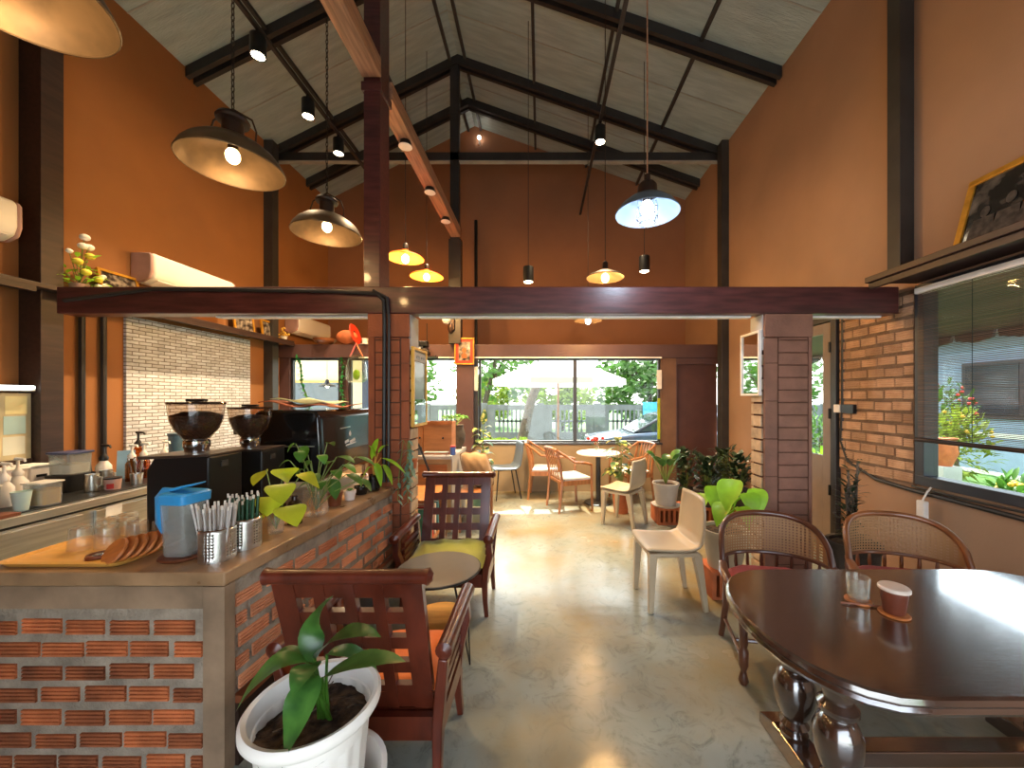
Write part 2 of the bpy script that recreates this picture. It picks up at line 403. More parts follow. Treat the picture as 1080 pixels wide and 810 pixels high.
m_floor = mat('polished_cement_floor', (128, 136, 130), .2, col2=(148, 154, 148), var=.06, scale=1.4, bump=.05, bscale=14, rvar=.09, detail=5, lo=.25, hi=.75)
def floor_stains(m):
    nt = m.node_tree; N = nt.nodes.new; L = nt.links.new
    b = [n for n in nt.nodes if n.type == 'BSDF_PRINCIPLED'][0]
    src = b.inputs['Base Color'].links[0].from_socket
    tc = N('ShaderNodeTexCoord')
    n1 = N('ShaderNodeTexNoise'); n1.inputs['Scale'].default_value = 7.; n1.inputs['Detail'].default_value = 12; n1.inputs['Roughness'].default_value = .7; n1.inputs['Distortion'].default_value = 2.4
    L(tc.outputs['Object'], n1.inputs['Vector'])
    mr = N('ShaderNodeMapRange'); mr.inputs[1].default_value = .30; mr.inputs[2].default_value = .50; mr.inputs[3].default_value = .45; mr.inputs[4].default_value = 1
    L(n1.outputs['Fac'], mr.inputs[0])
    mx = N('ShaderNodeMix'); mx.data_type = 'RGBA'; mx.blend_type = 'MULTIPLY'; mx.inputs['Factor'].default_value = .8
    L(src, mx.inputs['A']); L(mr.outputs[0], mx.inputs['B'])
    n2 = N('ShaderNodeTexNoise'); n2.inputs['Scale'].default_value = 1.1; n2.inputs['Detail'].default_value = 7; L(tc.outputs['Object'], n2.inputs['Vector'])
    m2 = N('ShaderNodeMix'); m2.data_type = 'RGBA'; m2.blend_type = 'MULTIPLY'
    m5 = N('ShaderNodeMapRange'); m5.inputs[1].default_value = .38; m5.inputs[2].default_value = .6; m5.inputs[3].default_value = .9; m5.inputs[4].default_value = .12; L(n2.outputs['Fac'], m5.inputs[0]); L(m5.outputs[0], mx.inputs['Factor'])
    m2.inputs['B'].default_value = rgba((250, 208, 150)); m4 = N('ShaderNodeMapRange'); m4.inputs[1].default_value = .42; m4.inputs[2].default_value = .66; L(n2.outputs['Fac'], m4.inputs[0]); L(m4.outputs[0], m2.inputs['Factor']); L(mx.outputs['Result'], m2.inputs['A'])
    L(m2.outputs['Result'], b.inputs['Base Color'])
floor_stains(m_floor)
struct('floor', MB().box(XL - T, XR + T, Y0, YG, -.12, 0), m_floor, smooth=0)

b = MB().box(XL - T, XL, Y0, YB, 0, 2.35).box(XL - T, XL, Y0, YG, 2.35, EZ + .05)
struct('wall_left', b, M['wall'], smooth=0)
W0, W1, WZ0, WZ1 = .35, 2.87, .853, 2.35       # window hole in the right wall
D0, D1, DZ1 = 3.66, 4.66, 2.32                 # door hole
b = MB().box(XR, XR + T, Y0, W0, 0, 2.35).box(XR, XR + T, W0, W1, 0, WZ0).box(XR, XR + T, W1, D0, 0, 2.35)
b.box(XR, XR + T, D0, D1, DZ1, 2.35).box(XR, XR + T, D1, YB, 0, 2.35).box(XR, XR + T, Y0, YG, 2.35, EZ + .05)
struct('wall_right', b, M['wall_r'], smooth=0)
# back wall: low wall, header and piers around the windows
b = MB().box(XL, 1.94, YB, YB + T, 0, .78)
struct('wall_back', b, M['cream'], smooth=0)
b = MB().box(XL, XR, YB - .03, YB + T, 2.15, 2.36)
struct('trim_1', b, M['purple'], smooth=0, bev=.005)
b = MB().box(1.94, 2.18, YB, YB + T, 0, 2.15)
struct('trim_2', b, mat('brown_pier_paint', (110, 78, 58), .6, var=.1), smooth=0)
b = MB().box(XL, XL + .16, YB, YB + T, .78, 2.15).box(-3.24, -3.1, YB, YB + T, .78, 2.15)
struct('trim_3', b, M['purple'], smooth=0)
# gable wall over the porch, porch soffit
b = MB().prism([(XL - T, YG, 2.53), (XR + T, YG, 2.53), (XR + T, YG, EZ), (RX, YG, RZ), (XL - T, YG, EZ)], (0, .05, 0))
struct('wall_gable', b, mat('gable_brown_paint', (146, 98, 66), .75, var=.08, scale=1.3), smooth=0)
struct('ceiling_porch', MB().prism([(XL - T, YB + T, 2.33), (XL - T, YB + T, 2.36), (XL - T, YG, 2.56), (XL - T, YG, 2.53)], (XR - XL + 2 * T, 0, 0)), M['cream'], smooth=0)
# unseen front wall added behind the viewer, opening shaped for fill light and reflections
b = MB().box(XL - T, XR + T, Y0 - T, Y0, 2.4, 7.0).box(XL - T, -1.2, Y0 - T, Y0, 0, 2.4).box(2.4, XR + T, Y0 - T, Y0, 0, 2.4)
struct('wall_front', b, M['wall'], smooth=0)
# roof
def slab(x0, x1): 
    z0, z1 = zroof(x0), zroof(x1)
    return [(x0, Y0, z0), (x1, Y0, z1), (x1, Y0, z1 + .05), (x0, Y0, z0 + .05)]
b = MB().prism(slab(XL - T, RX), (0, YG + T - Y0, 0)); b.prism(slab(RX, XR + T), (0, YG + T - Y0, 0))
struct('ceiling', b, M['foil'], smooth=0)
# rafters: pairs of black channels under the sheet
n = 4
for y in (1.7, 3.1, 4.55, 6.0, 6.85):
    b = MB()
    for dy in (-.075, .03):
        for (xa, xb) in ((XL + .01, RX), (XR - .01, RX)):
            b.prism([(xa, y + dy, zroof(xa) - .002), (xb, y + dy, zroof(xb) - .002), (xb, y + dy, zroof(xb) - .13), (xa, y + dy, zroof(xa) - .13)], (0, .05, 0))
    struct('trim_%d' % n, b, M['steel_dark'], smooth=0); n += 1
# purlins along the room and taped seams of the sheet
b = MB()
for x in (1.9, .9, -.1, -1.18, -1.42, -2.3, -3.25):
    b.box(x - .02, x + .02, Y0, YG, zroof(x) - .05, zroof(x) - .003)
struct('trim_%d' % n, b, M['steel_grey'], smooth=0); n += 1
b = MB()
for y in (2.4, 3.85, 5.25, 6.45):
    for xa, xb in ((XL, RX), (XR, RX)):
        b.prism([(xa, y, zroof(xa) - .001), (xb, y, zroof(xb) - .001), (xb, y, zroof(xb) - .006), (xa, y, zroof(xa) - .006)], (0, .014, 0))
struct('trim_%d' % n, b, M['seam'], smooth=0); n += 1
# tie beam with pale underside, king post and rails
b = MB().box(XL, XR, 5.95, 6.05, 5.24, 5.36); struct('beam_tie', b, M['steel_dark'], smooth=0)
b = MB().box(XL, XR, 5.96, 6.04, 5.225, 5.24); struct('trim_%d' % n, b, M['seam'], smooth=0); n += 1
b = MB().box(-1.44, -1.25, 5.94, 6.08, 2.36, 4.0); b.box(-1.42, -1.28, 5.95, 6.05, 4.0, 6.75)
struct('column_center', b, M['steel_dark'], smooth=0, bev=.004)
b = MB().box(-1.33, -1.06, 6.0, YB + T + .01, 0, 2.37); struct('column_brown', b, M['purple'], smooth=0, bev=.004)
b = MB().box(-1.06, -1.0, 6.06, YB + .02, 0.78, 2.15); struct('trim_%d' % n, b, M['frameblack'], smooth=0); n += 1
# wall posts
for (x0, x1, ya, yb, zt, zb) in ((2.75, XR, 2.9, 3.01, EZ, 2.42), (2.75, XR, 5.75, 5.9, EZ, 0), (XL, -4.02, 3.05, 3.2, EZ, 0), (XL, -4.06, 5.75, 5.88, EZ, 0)):
    struct('trim_%d' % n, MB().box(x0, x1, ya, yb, zb, zt), M['shelf'] if ya == 3.05 else M['steel_grey'], smooth=0, bev=.004); n += 1
# conduits on the left wall
for y in (3.45, 3.62):
    struct('trim_%d' % n, MB().tube([(XL + .03, y, .9), (XL + .03, y, 2.34)], .022, 8), M['steel_dark']); n += 1
# white brick panel of the left wall
b = MB().box(XL, XL + .03, 3.82, 5.45, .4, 2.33)
struct('trim_%d' % n, b, brickmat('white_thin_bricks', (226, 232, 240), (196, 198, 202), (124, 116, 112), .13, .037, .009, 'YZ', .85, .6), smooth=0); n += 1

# bricks ------------------------------------------------------------
def ribbed(mb, o, u, nrm, wd, h, dep=.008):
    o, u, nrm = V(o), V(u).normalized(), V(nrm).normalized(); prof = [(0, -.012)]
    k = 4; g = .055
    for i in range(k):
        a, c = i / k, (i + 1) / k
        prof += [(a + g, dep), (c - g, dep)]
        if i < k - 1: prof += [(c - g * .35, dep * .15), (c + g * .35, dep * .15)]
    prof += [(1, -.012)]
    mb.prism([o + V((0, 0, z * h)) + nrm * q for z, q in prof], u * wd)
def brickface(mb, o, u, nrm, length, zlo, zhi, rnd, pitch=.092, bw=.158, bh=.06, gap=.017, skip=.0):
    u = V(u).normalized(); z = zlo; row = 0
    while z + bh < zhi + .001:
        s = -(row % 2) * (bw + gap) * .5 + rnd.uniform(-.02, .02)
        while s < length - .02:
            a, c = max(0, s), min(length, s + bw + rnd.uniform(-.008, .008))
            if c - a > .03 and rnd.random() > skip:
                ribbed(mb, V(o) + u * a + V((0, 0, z + rnd.uniform(-.004, .004))), u, nrm, c - a, bh + rnd.uniform(-.004, .004), .008)
            s += bw + gap
        z += pitch; row += 1
# right wall brick patch
rb = random.Random(5)
b = MB().box(XR - .02, XR, 2.88, 3.6, .84, 2.33)
struct('trim_%d' % n, b, M['mortar2'], smooth=0); n += 1
b = MB(); brickface(b, (XR - .021, 2.882, 0), (0, 1, 0), (-1, 0, 0), .71, .85, 2.32, rb, .092, .15, .07, .014)
struct('trim_%d' % n, b, M['brick2'], smooth=0); n += 1

# window units -------------------------------------------------------
def window(num, x0, x1, z0, z1, mull, y):
    fr = MB(); t = .035
    fr.box(x0, x1, y, y + .06, z0, z0 + t).box(x0, x1, y, y + .06, z1 - t, z1).box(x0, x0 + t, y, y + .06, z0 + t, z1 - t).box(x1 - t, x1, y, y + .06, z0 + t, z1 - t)
    for q in mull: fr.box(q - .028, q + .028, y - .005, y + .065, z0 + t, z1 - t)
    o = struct('window_%d' % num, fr, M['frameblack'], smooth=0, bev=.003)
    e = [x0 + t] + sum([[q - .028, q + .028] for q in mull], []) + [x1 - t]
    for a, c in zip(e[::2], e[1::2]):
        obj('pane', MB().box(a, c, y + .028, y + .034, z0 + t, z1 - t), M['glass'], o, smooth=0)
    return o
window(1, -1.0, 1.94, .78, 2.15, [.56], YB + .04)
window(2, -3.1, -1.33, .78, 2.15, [-2.2], YB + .04)
window(3, -4.04, -3.24, .78, 2.15, [], YB + .04)
struct('trim_%d' % n, MB().box(-1.04, 1.96, YB - .012, YB + .03, .755, .785), M['frameblack'], smooth=0, bev=.004); n += 1
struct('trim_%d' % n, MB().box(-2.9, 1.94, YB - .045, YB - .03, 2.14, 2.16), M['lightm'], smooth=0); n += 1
# maroon door panel in the recess of the back wall
d = struct('door_2', MB().box(2.18, XR, YB + .05, YB + .1, 0, 2.05), M['maroon'], smooth=0)
obj('door_frame', MB().box(2.18, XR, YB, YB + .12, 2.05, 2.15).box(2.18, 2.2, YB, YB + .11, 0, 2.05), M['purple'], d, smooth=0)
# right window
fr = MB(); x0, x1 = XR - .03, XR + .08
fr.box(x0, x1, W0, W1, WZ0, WZ0 + .07).box(x0, x1, W0, W1, WZ1 - .06, WZ1).box(x0, x1, W1 - .07, W1, WZ0 + .07, WZ1 - .06).box(x0, x1, W0, W0 + .07, WZ0 + .07, WZ1 - .06)
fr.box(XR + .02, XR + .06, 1.55, 1.6, WZ0 + .07, WZ1 - .06)
o = struct('window_4', fr, M['frameblack'], smooth=0, bev=.004)
for a, c in ((W0 + .07, 1.55), (1.6, W1 - .07)): obj('pane', MB().box(XR + .04, XR + .045, a, c, WZ0 + .07, WZ1 - .06), M['glass'], o, smooth=0)
# glazed door of the right wall
fr = MB(); x0, x1 = XR - .02, XR + .1
fr.box(x0, x1, D0, D0 + .06, 0, DZ1).box(x0, x1, D1 - .06, D1, 0, DZ1).box(x0, x1, D0 + .06, D1 - .06, DZ1 - .06, DZ1)
d = struct('door_1', fr, M['steel_grey'], smooth=0, bev=.004)
leafm = mat('grey_brown_door_paint', (128, 112, 100), .5, var=.08)
lf = MB(); x0, x1 = XR + .01, XR + .05; ya, yb = D0 + .065, D1 - .065
lf.box(x0, x1, ya, ya + .13, .01, DZ1 - .065).box(x0, x1, yb - .13, yb, .01, DZ1 - .065).box(x0, x1, ya + .13, yb - .13, .01, .92).box(x0, x1, ya + .13, yb - .13, DZ1 - .17, DZ1 - .065)
lo = obj('door_leaf', lf, leafm, d, smooth=0, bev=.003)
obj('pane', MB().box(XR + .027, XR + .033, ya + .13, yb - .13, .92, DZ1 - .17), M['glass'], lo, smooth=0)
for z in (.55, 1.3, 1.95): obj('hinge', MB().cyl((XR - .025, D0 + .06, z), (XR - .025, D0 + .06, z + .1), .012, seg=8), M['black'], d)
struct('trim_%d' % n, MB().box(XR - .05, XR, D0 - .05, D0, 0, 2.35), M['steel_dark'], smooth=0, bev=.004); n += 1

# the dark red beam, the pillars, the posts above -----------------------
b = MB().box(-3.78, 2.80, 2.96, 3.1, 2.162, 2.372)
bm_ = struct('beam_main', b, M['beamred'], smooth=0, bev=.008)
b = MB().box(-2.62, -1.36, 3.06, 3.115, 2.15, 2.1615).box(-.98, 1.7, 3.06, 3.115, 2.15, 2.1615).box(2.15, 2.75, 3.06, 3.115, 2.15, 2.1615)  # pale strips painting in the sunlight reflected along the beam's lower edge
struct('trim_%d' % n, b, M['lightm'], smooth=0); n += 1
b = MB().box(-1.4, -1.27, 3.0, 3.19, 2.372, zroof(-1.35) - .01); struct('column_post', b, M['beamred'], smooth=0, bev=.006)
b = MB().box(-1.415, -1.255, 2.985, 3.205, 3.93, 4.0); struct('trim_%d' % n, b, M['beamred'], smooth=0, bev=.006); n += 1
b = MB().box(-1.4, -1.25, Y0, 2.98, 4.02, 4.17).box(-1.4, -1.25, 3.2, 5.94, 4.02, 4.17); struct('beam_timber', b, M['woodred'], smooth=0, bev=.006)

def pillar(x0, x1, y0, y1, m, inner, name):
    ztop = 2.16; p = struct(name, MB().box(x0 + .012, x1 - .012, y0 + .012, y1 - .012, 0, ztop), M['core'], smooth=0)
    w = x1 - x0; b = MB(); z = 0; k = 0; h = .098
    sa, sb = (x0, x0 + w * .27) if inner < 0 else (x1 - w * .2, x1)      # plain stile
    while z < ztop - .2:                                                 # stile with wide joints
        b.box(sa + .002, sb, y0, y0 + .02, z, min(z + .292, ztop - .19)); z += .296
    b.box(x0, x1, y0 - .006, y0 + .02, ztop - .18, ztop)
    if inner > 0: b.box(x0 + .002, x0 + .05, y0, y0 + .02, 0, ztop - .18)
    else: b.box(x1 - .03, x1 - .002, y0, y0 + .02, 0, ztop - .18)
    obj('stile', b, m, p, smooth=0, bev=.003)
    b = MB(); z = .0
    xa, xb = (sb + .012, x1 - .034) if inner < 0 else (x0 + .054, sa - .012)
    while z < ztop - .19:
        b.box(xa, xb, y0 + .004, y0 + .03, z, min(z + h - .008, ztop - .185)); z += h
    obj('ribbed_brickwork', b, m, p, smooth=0, bev=.004)
    b = MB(); z = .0; k = 0
    while z < ztop - .3:                                                 # raw brick ends on the side towards the aisle
        xi = x0 - .004 if inner < 0 else x1 - .02
        b.box(xi, xi + .024, y0 + .035 + (k % 2) * .01, y1 - .004, z, z + h - .016); z += h; k += 1
    obj('brick_ends', b, M['paleb'], p, smooth=0, bev=.003)
    xi = x0 - .006 if inner < 0 else x1 - .02
    obj('cap', MB().box(xi, xi + .026, y0 + .022, y1, ztop - .28, ztop), M['concrete'], p, smooth=0)
    return p
pillar(-1.351, -1.028, 2.97, 3.18, M['pillar_o'], 1, 'pillar_1')
pillar(1.755, 2.131, 2.97, 3.157, M['pillar'], -1, 'pillar_2')

# ------------------------------------------------------------------ outside
struct('floor_porch', MB().box(XL - T, XR + T, YG, 8.1, -.12, -.02), M['concrete'], smooth=0)
struct('ground_lawn', MB().box(-40, 40, 8.1, 60, -.4, -.3), M['grass'], smooth=0)
struct('ground_garden', MB().box(XR + T, 40, -20, 8.1, -.4, -.12), M['grass'], smooth=0)
struct('path_garden', MB().box(XR + T, 5.0, -10, 7.4, -.12, -.08), M['concrete'], smooth=0)
# pierced concrete fence
t = thing('garden_fence', 'grey pierced concrete fence running behind the parasol outside the back window', 'fence', (0, 14, -.3))
b = MB()
for i in range(-6, 8):
    x = i * 2.1; b.box(x - .13, x + .13, -.08, .08, 0, 1.62)
obj('post', b, M['fence'], t, smooth=0)
b = MB().box(-12.6, 14.7, -.05, .05, 0, .55).box(-12.6, 14.7, -.05, .05, 1.36, 1.56)
for i in range(-6, 7):
    x = i * 2.1 + .13
    b.box(x, x + .3, -.05, .05, .55, 1.36).box(x + 1.54, x + 1.84, -.05, .05, .55, 1.36)
    b.box(x + .3, x + 1.54, -.05, .05, .92, .99)
    for k in range(1, 8): b.box(x + .3 + k * .155 - .03, x + .3 + k * .155 + .03, -.05, .05, .55, 1.36)
obj('pierced_panel', b, M['fence'], t, smooth=0)
# parasol
t = thing('garden_parasol', 'off-white two-tier parasol standing on the lawn outside the back window', 'parasol', (.42, 9.0, -.3))
b = MB(); seg = 8
def canopy(b, r0, z0, r1, z1, c):
    for k in range(seg):
        a0, a1 = 2 * PI * k / seg + .39, 2 * PI * (k + 1) / seg + .39
        p = [V((r0 * math.cos(a0), r0 * math.sin(a0), z0)), V((r0 * math.cos(a1), r0 * math.sin(a1), z0)), V((r1 * math.cos(a1), r1 * math.sin(a1), z1)), V((r1 * math.cos(a0), r1 * math.sin(a0), z1))]
        b.face(p); b.face([p[0], p[1], p[1] - V((0, 0, .12)), p[0] - V((0, 0, .12))]) if c else None
canopy(b, 1.6, 2.22, .35, 2.72, True); obj('canopy', b, M['parasol'], t, smooth=0)
b = MB(); canopy(b, .45, 2.74, .02, 2.92, False); obj('vent_cap', b, M['parasol'], t, smooth=0)
obj('pole', MB().cyl((0, 0, .06), (0, 0, 2.9), .025, seg=10), M['cherry'], t)
obj('base', MB().lathe([(0, 0), (.28, 0), (.28, .06), (.06, .1), (.05, .3), (0, .3)]), M['concrete'], t)
# car
t = thing('parked_car', 'blue-grey car parked in front of the pierced fence outside', 'car', (3.2, 10.0, -.3))
prof = [(-2.1, .35), (-2.12, .6), (-1.95, .78), (-1.0, .92), (-.45, .98), (1.9, 1.0), (2.1, .9), (2.12, .4), (1.9, .22), (-1.9, .22)]
obj('body', MB().prism([(x, -.85, z) for x, z in prof], (0, 1.7, 0)), M['car'], t, bev=.08, smooth=50)
cab = [(-.95, .93), (-.25, 1.36), (.1, 1.42), (1.2, 1.4), (1.75, 1.02)]
obj('windows', MB().prism([(x, -.72, z) for x, z in cab], (0, 1.44, 0)), M['carglass'], t, bev=.06)
obj('roof', MB().prism([(x, -.66, z) for x, z in ((-.25, 1.375), (.1, 1.44), (1.2, 1.42), (1.3, 1.36), (0, 1.36))], (0, 1.32, 0)), M['car'], t, bev=.03)
for x in (-1.3, 1.3):
    for y in (-.8, .8):
        wz = MB().tube([(x, y - .1, .31), (x, y + .1, .31)], .31, 20); wo_ = obj('wheel', wz, M['tyre'], t)
        obj('hubcap', MB().tube([(x, y - .11 if y < 0 else y + .11, .31), (x, y, .31)], .19, 16), M['steel'], wo_)
obj('headlight', MB().ball((-2.0, -.6, .68), .12, .16, .07), M['white'], t)
b = MB().box(1.55, 1.95, 13.9, 13.93, .95, 1.25)
t = tag(obj('notice_sign', MB().box(3.75, 4.4, 13.88, 13.92, .86, 1.36), mat('cyan_sign', (70, 170, 200), .5), None, smooth=0), 'small cyan board fixed on the grey pierced fence', 'sign'); b.bm.free()
# trees
def tree(x, y, h, r, seed, crown, label, n=1100, lean=0., zc=None):
    rr = random.Random(seed); t = thing('garden_tree', label, 'tree', (x, y, -.3), group='trees behind the garden')
    zc = zc or h - r * .7
    b = MB().tube([(0, 0, 0), (lean * .3, .05, zc * .4), (lean, 0, zc), (lean * 1.3, 0, zc + r * .4)], [.16 * h / 5, .13 * h / 5, .09 * h / 5, .03], 10)
    for k in range(4):
        a = rr.uniform(0, 6.28); b.tube([(lean * .8, 0, zc * .75), (lean + math.cos(a) * r * .4, math.sin(a) * r * .4, zc + r * .1), (lean + math.cos(a) * r * .7, math.sin(a) * r * .7, zc + r * .35)], [.06, .045, .02], 6)
    obj('trunk', b, M['bark'], t)
    b = MB()
    for i in range(n):
        d = V((rr.gauss(0, 1), rr.gauss(0, 1), rr.gauss(0, 1))).normalized() * (rr.random() ** .4) * r
        blob = math.sin(d.x * 2.4 + seed) * math.cos(d.z * 2.6 + seed * 2) + .35
        if blob < rr.uniform(-.5, .3): continue
        p = V((lean, 0, zc)) + V((d.x, d.y, d.z * .8)); s = rr.uniform(.1, .24) * (r / 2) ** .5
        e = V((rr.uniform(-1, 1), rr.uniform(-1, 1), rr.uniform(-.6, .6))).normalized(); f = e.orthogonal().normalized()
        b.face([p - e * s, p - f * s * .5, p + e * s, p + f * s * .5])
    obj('crown', b, crown, t, smooth=0)
tree(-3.0, 18.5, 5.2, 2.4, 1, M['crown'], 'slender green tree seen between the brown column and the parasol', 900, .8)
tree(-.7, 12.2, 5.6, 1.7, 2, M['crown'], 'leaning thick-trunked tree behind the parasol pole', 500, 1.3, 4.2)
tree(4.8, 17, 4.6, 2.6, 3, M['crown'], 'broad light green tree above the parked car', 3200, .2, 2.6)
tree(11.0, 18, 5.0, 2.6, 4, M['crown'], 'big green tree at the right end of the pierced fence', 1500)
tree(-7.0, 17.2, 4.6, 2.2, 5, M['crown'], 'pale green tree seen through the small window beside the chalkboard frame', 1300, .3, 2.6)
tree(1.2, 21.5, 4.2, 2.4, 6, M['crowny'], 'yellow-green tree low behind the parasol canopy', 2600, 0, 2.0)
tree(-3.4, 23.5, 3.4, 2.0, 7, M['crowny'], 'low yellow-green tree above the fence at the window edge', 2400, 0, 1.7)
# hedge strip on the lawn by the fence
b = MB()
rr = random.Random(3)
for i in range(1600):
    p = V((rr.uniform(-3.4, -.4), 11 + rr.uniform(-.25, .25), -.3 + rr.uniform(.35, .62))); s = .07
    e = V((rr.uniform(-1, 1), rr.uniform(-1, 1), rr.uniform(-1, 1))).normalized(); f = e.orthogonal().normalized()
    b.face([p - e * s, p - f * s * .6, p + e * s, p + f * s * .6])
t = thing('low_hedge', 'low bright green hedge between parasol and fence', 'hedge', (-1.9, 11, -.3)); obj('foliage', b, M['crowny'], t, True, smooth=0)
b = MB()
for i in range(9): b.tube([(-3.2 + i * .33, 11, -.3), (-3.2 + i * .33, 11, .12)], .015, 6)
obj('stem', b, M['bark'], t, True)
# room beyond the small left window: pale wall with a dark board and a lamp
struct('wall_annex', MB().box(-6.4, -3.95, 8.6, 8.7, -.3, 3.2), mat('annex_cream_paint', (222, 196, 150), .8, var=.05), smooth=0)
struct('trim_%d' % n, MB().box(-3.95, -3.8, 8.4, 8.6, -.3, 3.2), mat('navy_post', (44, 52, 66), .5), smooth=0); n += 1
t = thing('wall_board', 'dark grey board on the pale annex wall beyond the espresso machine', 'board', (-5.0, 8.58, 1.0))
obj('frame', MB().box(-.72, .62, -.03, .02, 0, .9), M['goldwood'], t, smooth=0); obj('panel', MB().box(-.67, .57, -.04, -.028, .05, .85), M['slate'], t, smooth=0)
t = thing('small_pendant_lamp', 'small black pendant in front of the dark annex board', 'lamp', (-4.5, 8.0, 1.75))
obj('shade', MB().lathe([(.16, 0), (.15, .02), (.05, .06), (.03, .14), (0, .15)]), M['black'], t, solid=.004); obj('bulb', MB().ball((0, 0, .005), .035), emit('small_bulb', (255, 240, 210), 8), t)
obj('cord', MB().tube([(0, 0, .15), (0, 0, 1.4)], .005, 6), M['black'], t)
# right-hand garden: house, roof canopy, plants
t = thing('neighbour_house', 'pale blue-white house across the garden outside the blind', 'house', (10.5, 2.0, -.12))
obj('wall', MB().box(-1, 3, -7, 9.5, 0, 3.0), M['housewall'], t, smooth=0)
for i, y in enumerate((-3.4, -1.2, 1.0, 3.2, 5.4, 7.6)):
    f = obj('window', MB().box(-1.06, -1.0, y, y + 1.1, 1.2, 2.4), M['frameblack'], t, smooth=0)
    obj('pane', MB().box(-1.07, -1.055, y + .08, y + 1.02, 1.28, 2.32), M['carglass'], f, smooth=0)
obj('roof', MB().prism([(-1.5, -7.6, 2.95), (1, -7.6, 3.6), (3.6, -7.6, 2.95)], (0, 17.6, 0)), mat('house_roof', (120, 116, 120), .7), t, smooth=0)
obj('railing', MB().box(-2.2, -2.15, -6, 9.0, .9, .98).box(-2.2, -2.15, -6, 9.0, .2, .26), M['white'], t, smooth=0)
t = thing('garden_canopy', 'dark lean-to canopy over the garden path outside the blind', 'canopy', (3.0, 0, 2.2))
obj('roof', MB().prism([(0, -6, .35), (1.5, -6, -.02), (1.5, -6, .04), (0, -6, .41)], (0, 13.2, 0)), M['shelf'], t, smooth=0)
b = MB()
for i in range(33): b.prism([(1.5, -6 + i * .39, .04), (1.5, -5.61 + i * .39, .04), (1.5, -5.64 + i * .39, -.09), (1.5, -5.8 + i * .39, -.12), (1.5, -5.97 + i * .39, -.09)], (.03, 0, 0))
obj('valance', b, M['shelf'], t, smooth=0)
for y in (-5.9, 6.9): obj('post', MB().box(1.4, 1.48, y, y + .08, -2.32, .0), M['steel_dark'], t, smooth=0)
def gbush(x, y, h, r, seed, m, label, flower=None):
    rr = random.Random(seed); t = thing('garden_bush', label, 'bush', (x, y, -.12), group='garden bushes outside the blind')
    b = MB()
    for i in range(420):
        d = V((rr.gauss(0, 1), rr.gauss(0, 1), rr.gauss(0, 1))).normalized() * r * rr.random() ** .4
        p = V((0, 0, h * .6)) + V((d.x, d.y, d.z * h * .42 / r)); e = (d + V((rr.uniform(-.4, .4), rr.uniform(-.4, .4), .25))).normalized()
        s = rr.uniform(.14, .24); b.leaf(p, p + e * s * .5 + V((0, 0, .02)), p + e * s - V((0, 0, .04)), .06, n=3)
    obj('foliage', b, m, t)
    obj('stem', MB().tube([(0, 0, 0), (.02, 0, h * .6)], .03, 6), M['bark'], t)
    if flower:
        b = MB()
        for i in range(26):
            d = V((rr.gauss(0, 1), rr.gauss(0, 1), abs(rr.gauss(0, 1)))).normalized() * r
            b.ball(V((0, 0, h * .6)) + V((d.x, d.y, d.z * h * .42 / r)), .028, seg=8, rings=5)
        obj('blossoms', b, flower, t)
fl_y = mat('yellow_flower', (240, 190, 60), .6); fl_r = mat('red_flower', (220, 70, 60), .6)
gbush(6.9, 6.3, 1.4, .42, 1, M['crowny'], 'yellow-flowering bush behind the bamboo blind', fl_y)
gbush(4.5, 4.6, .6, .3, 2, M['leafl'], 'low lime bush below the blind by the garden path')
gbush(5.3, 4.1, .7, .36, 3, M['leaf'], 'round green bush seen below the blind', fl_y)
gbush(7.5, 7.0, 1.9, .4, 4, M['crown'], 'tall green bush behind the flowering one', fl_r)
gbush(4.9, 2.6, .8, .6, 5, M['leaf'], 'dense green bush outside the near end of the window')
gbush(5.6, 7.6, 1.4, .5, 6, M['crown'], 'green bush outside the glazed door')
gbush(4.2, 5.6, .8, .4, 7, M['leafl'], 'small lime bush close outside the glazed door')
gbush(7.4, 8.6, 2.1, .45, 8, M['crown'], 'taller tree-like bush against the pale house')
t = thing('garden_pot', 'orange clay pot on a stand in the garden outside the blind', 'pot', (6.1, 5.75, -.12))
obj('body', MB().lathe([(0, .6), (.1, .6), (.17, .8), (.14, .98), (.17, 1.02), (.14, 1.02), (0, .98)]), M['terra'], t)
obj('stand', MB().box(-.14, .14, -.14, .14, 0, .6), M['concrete'], t, smooth=0)
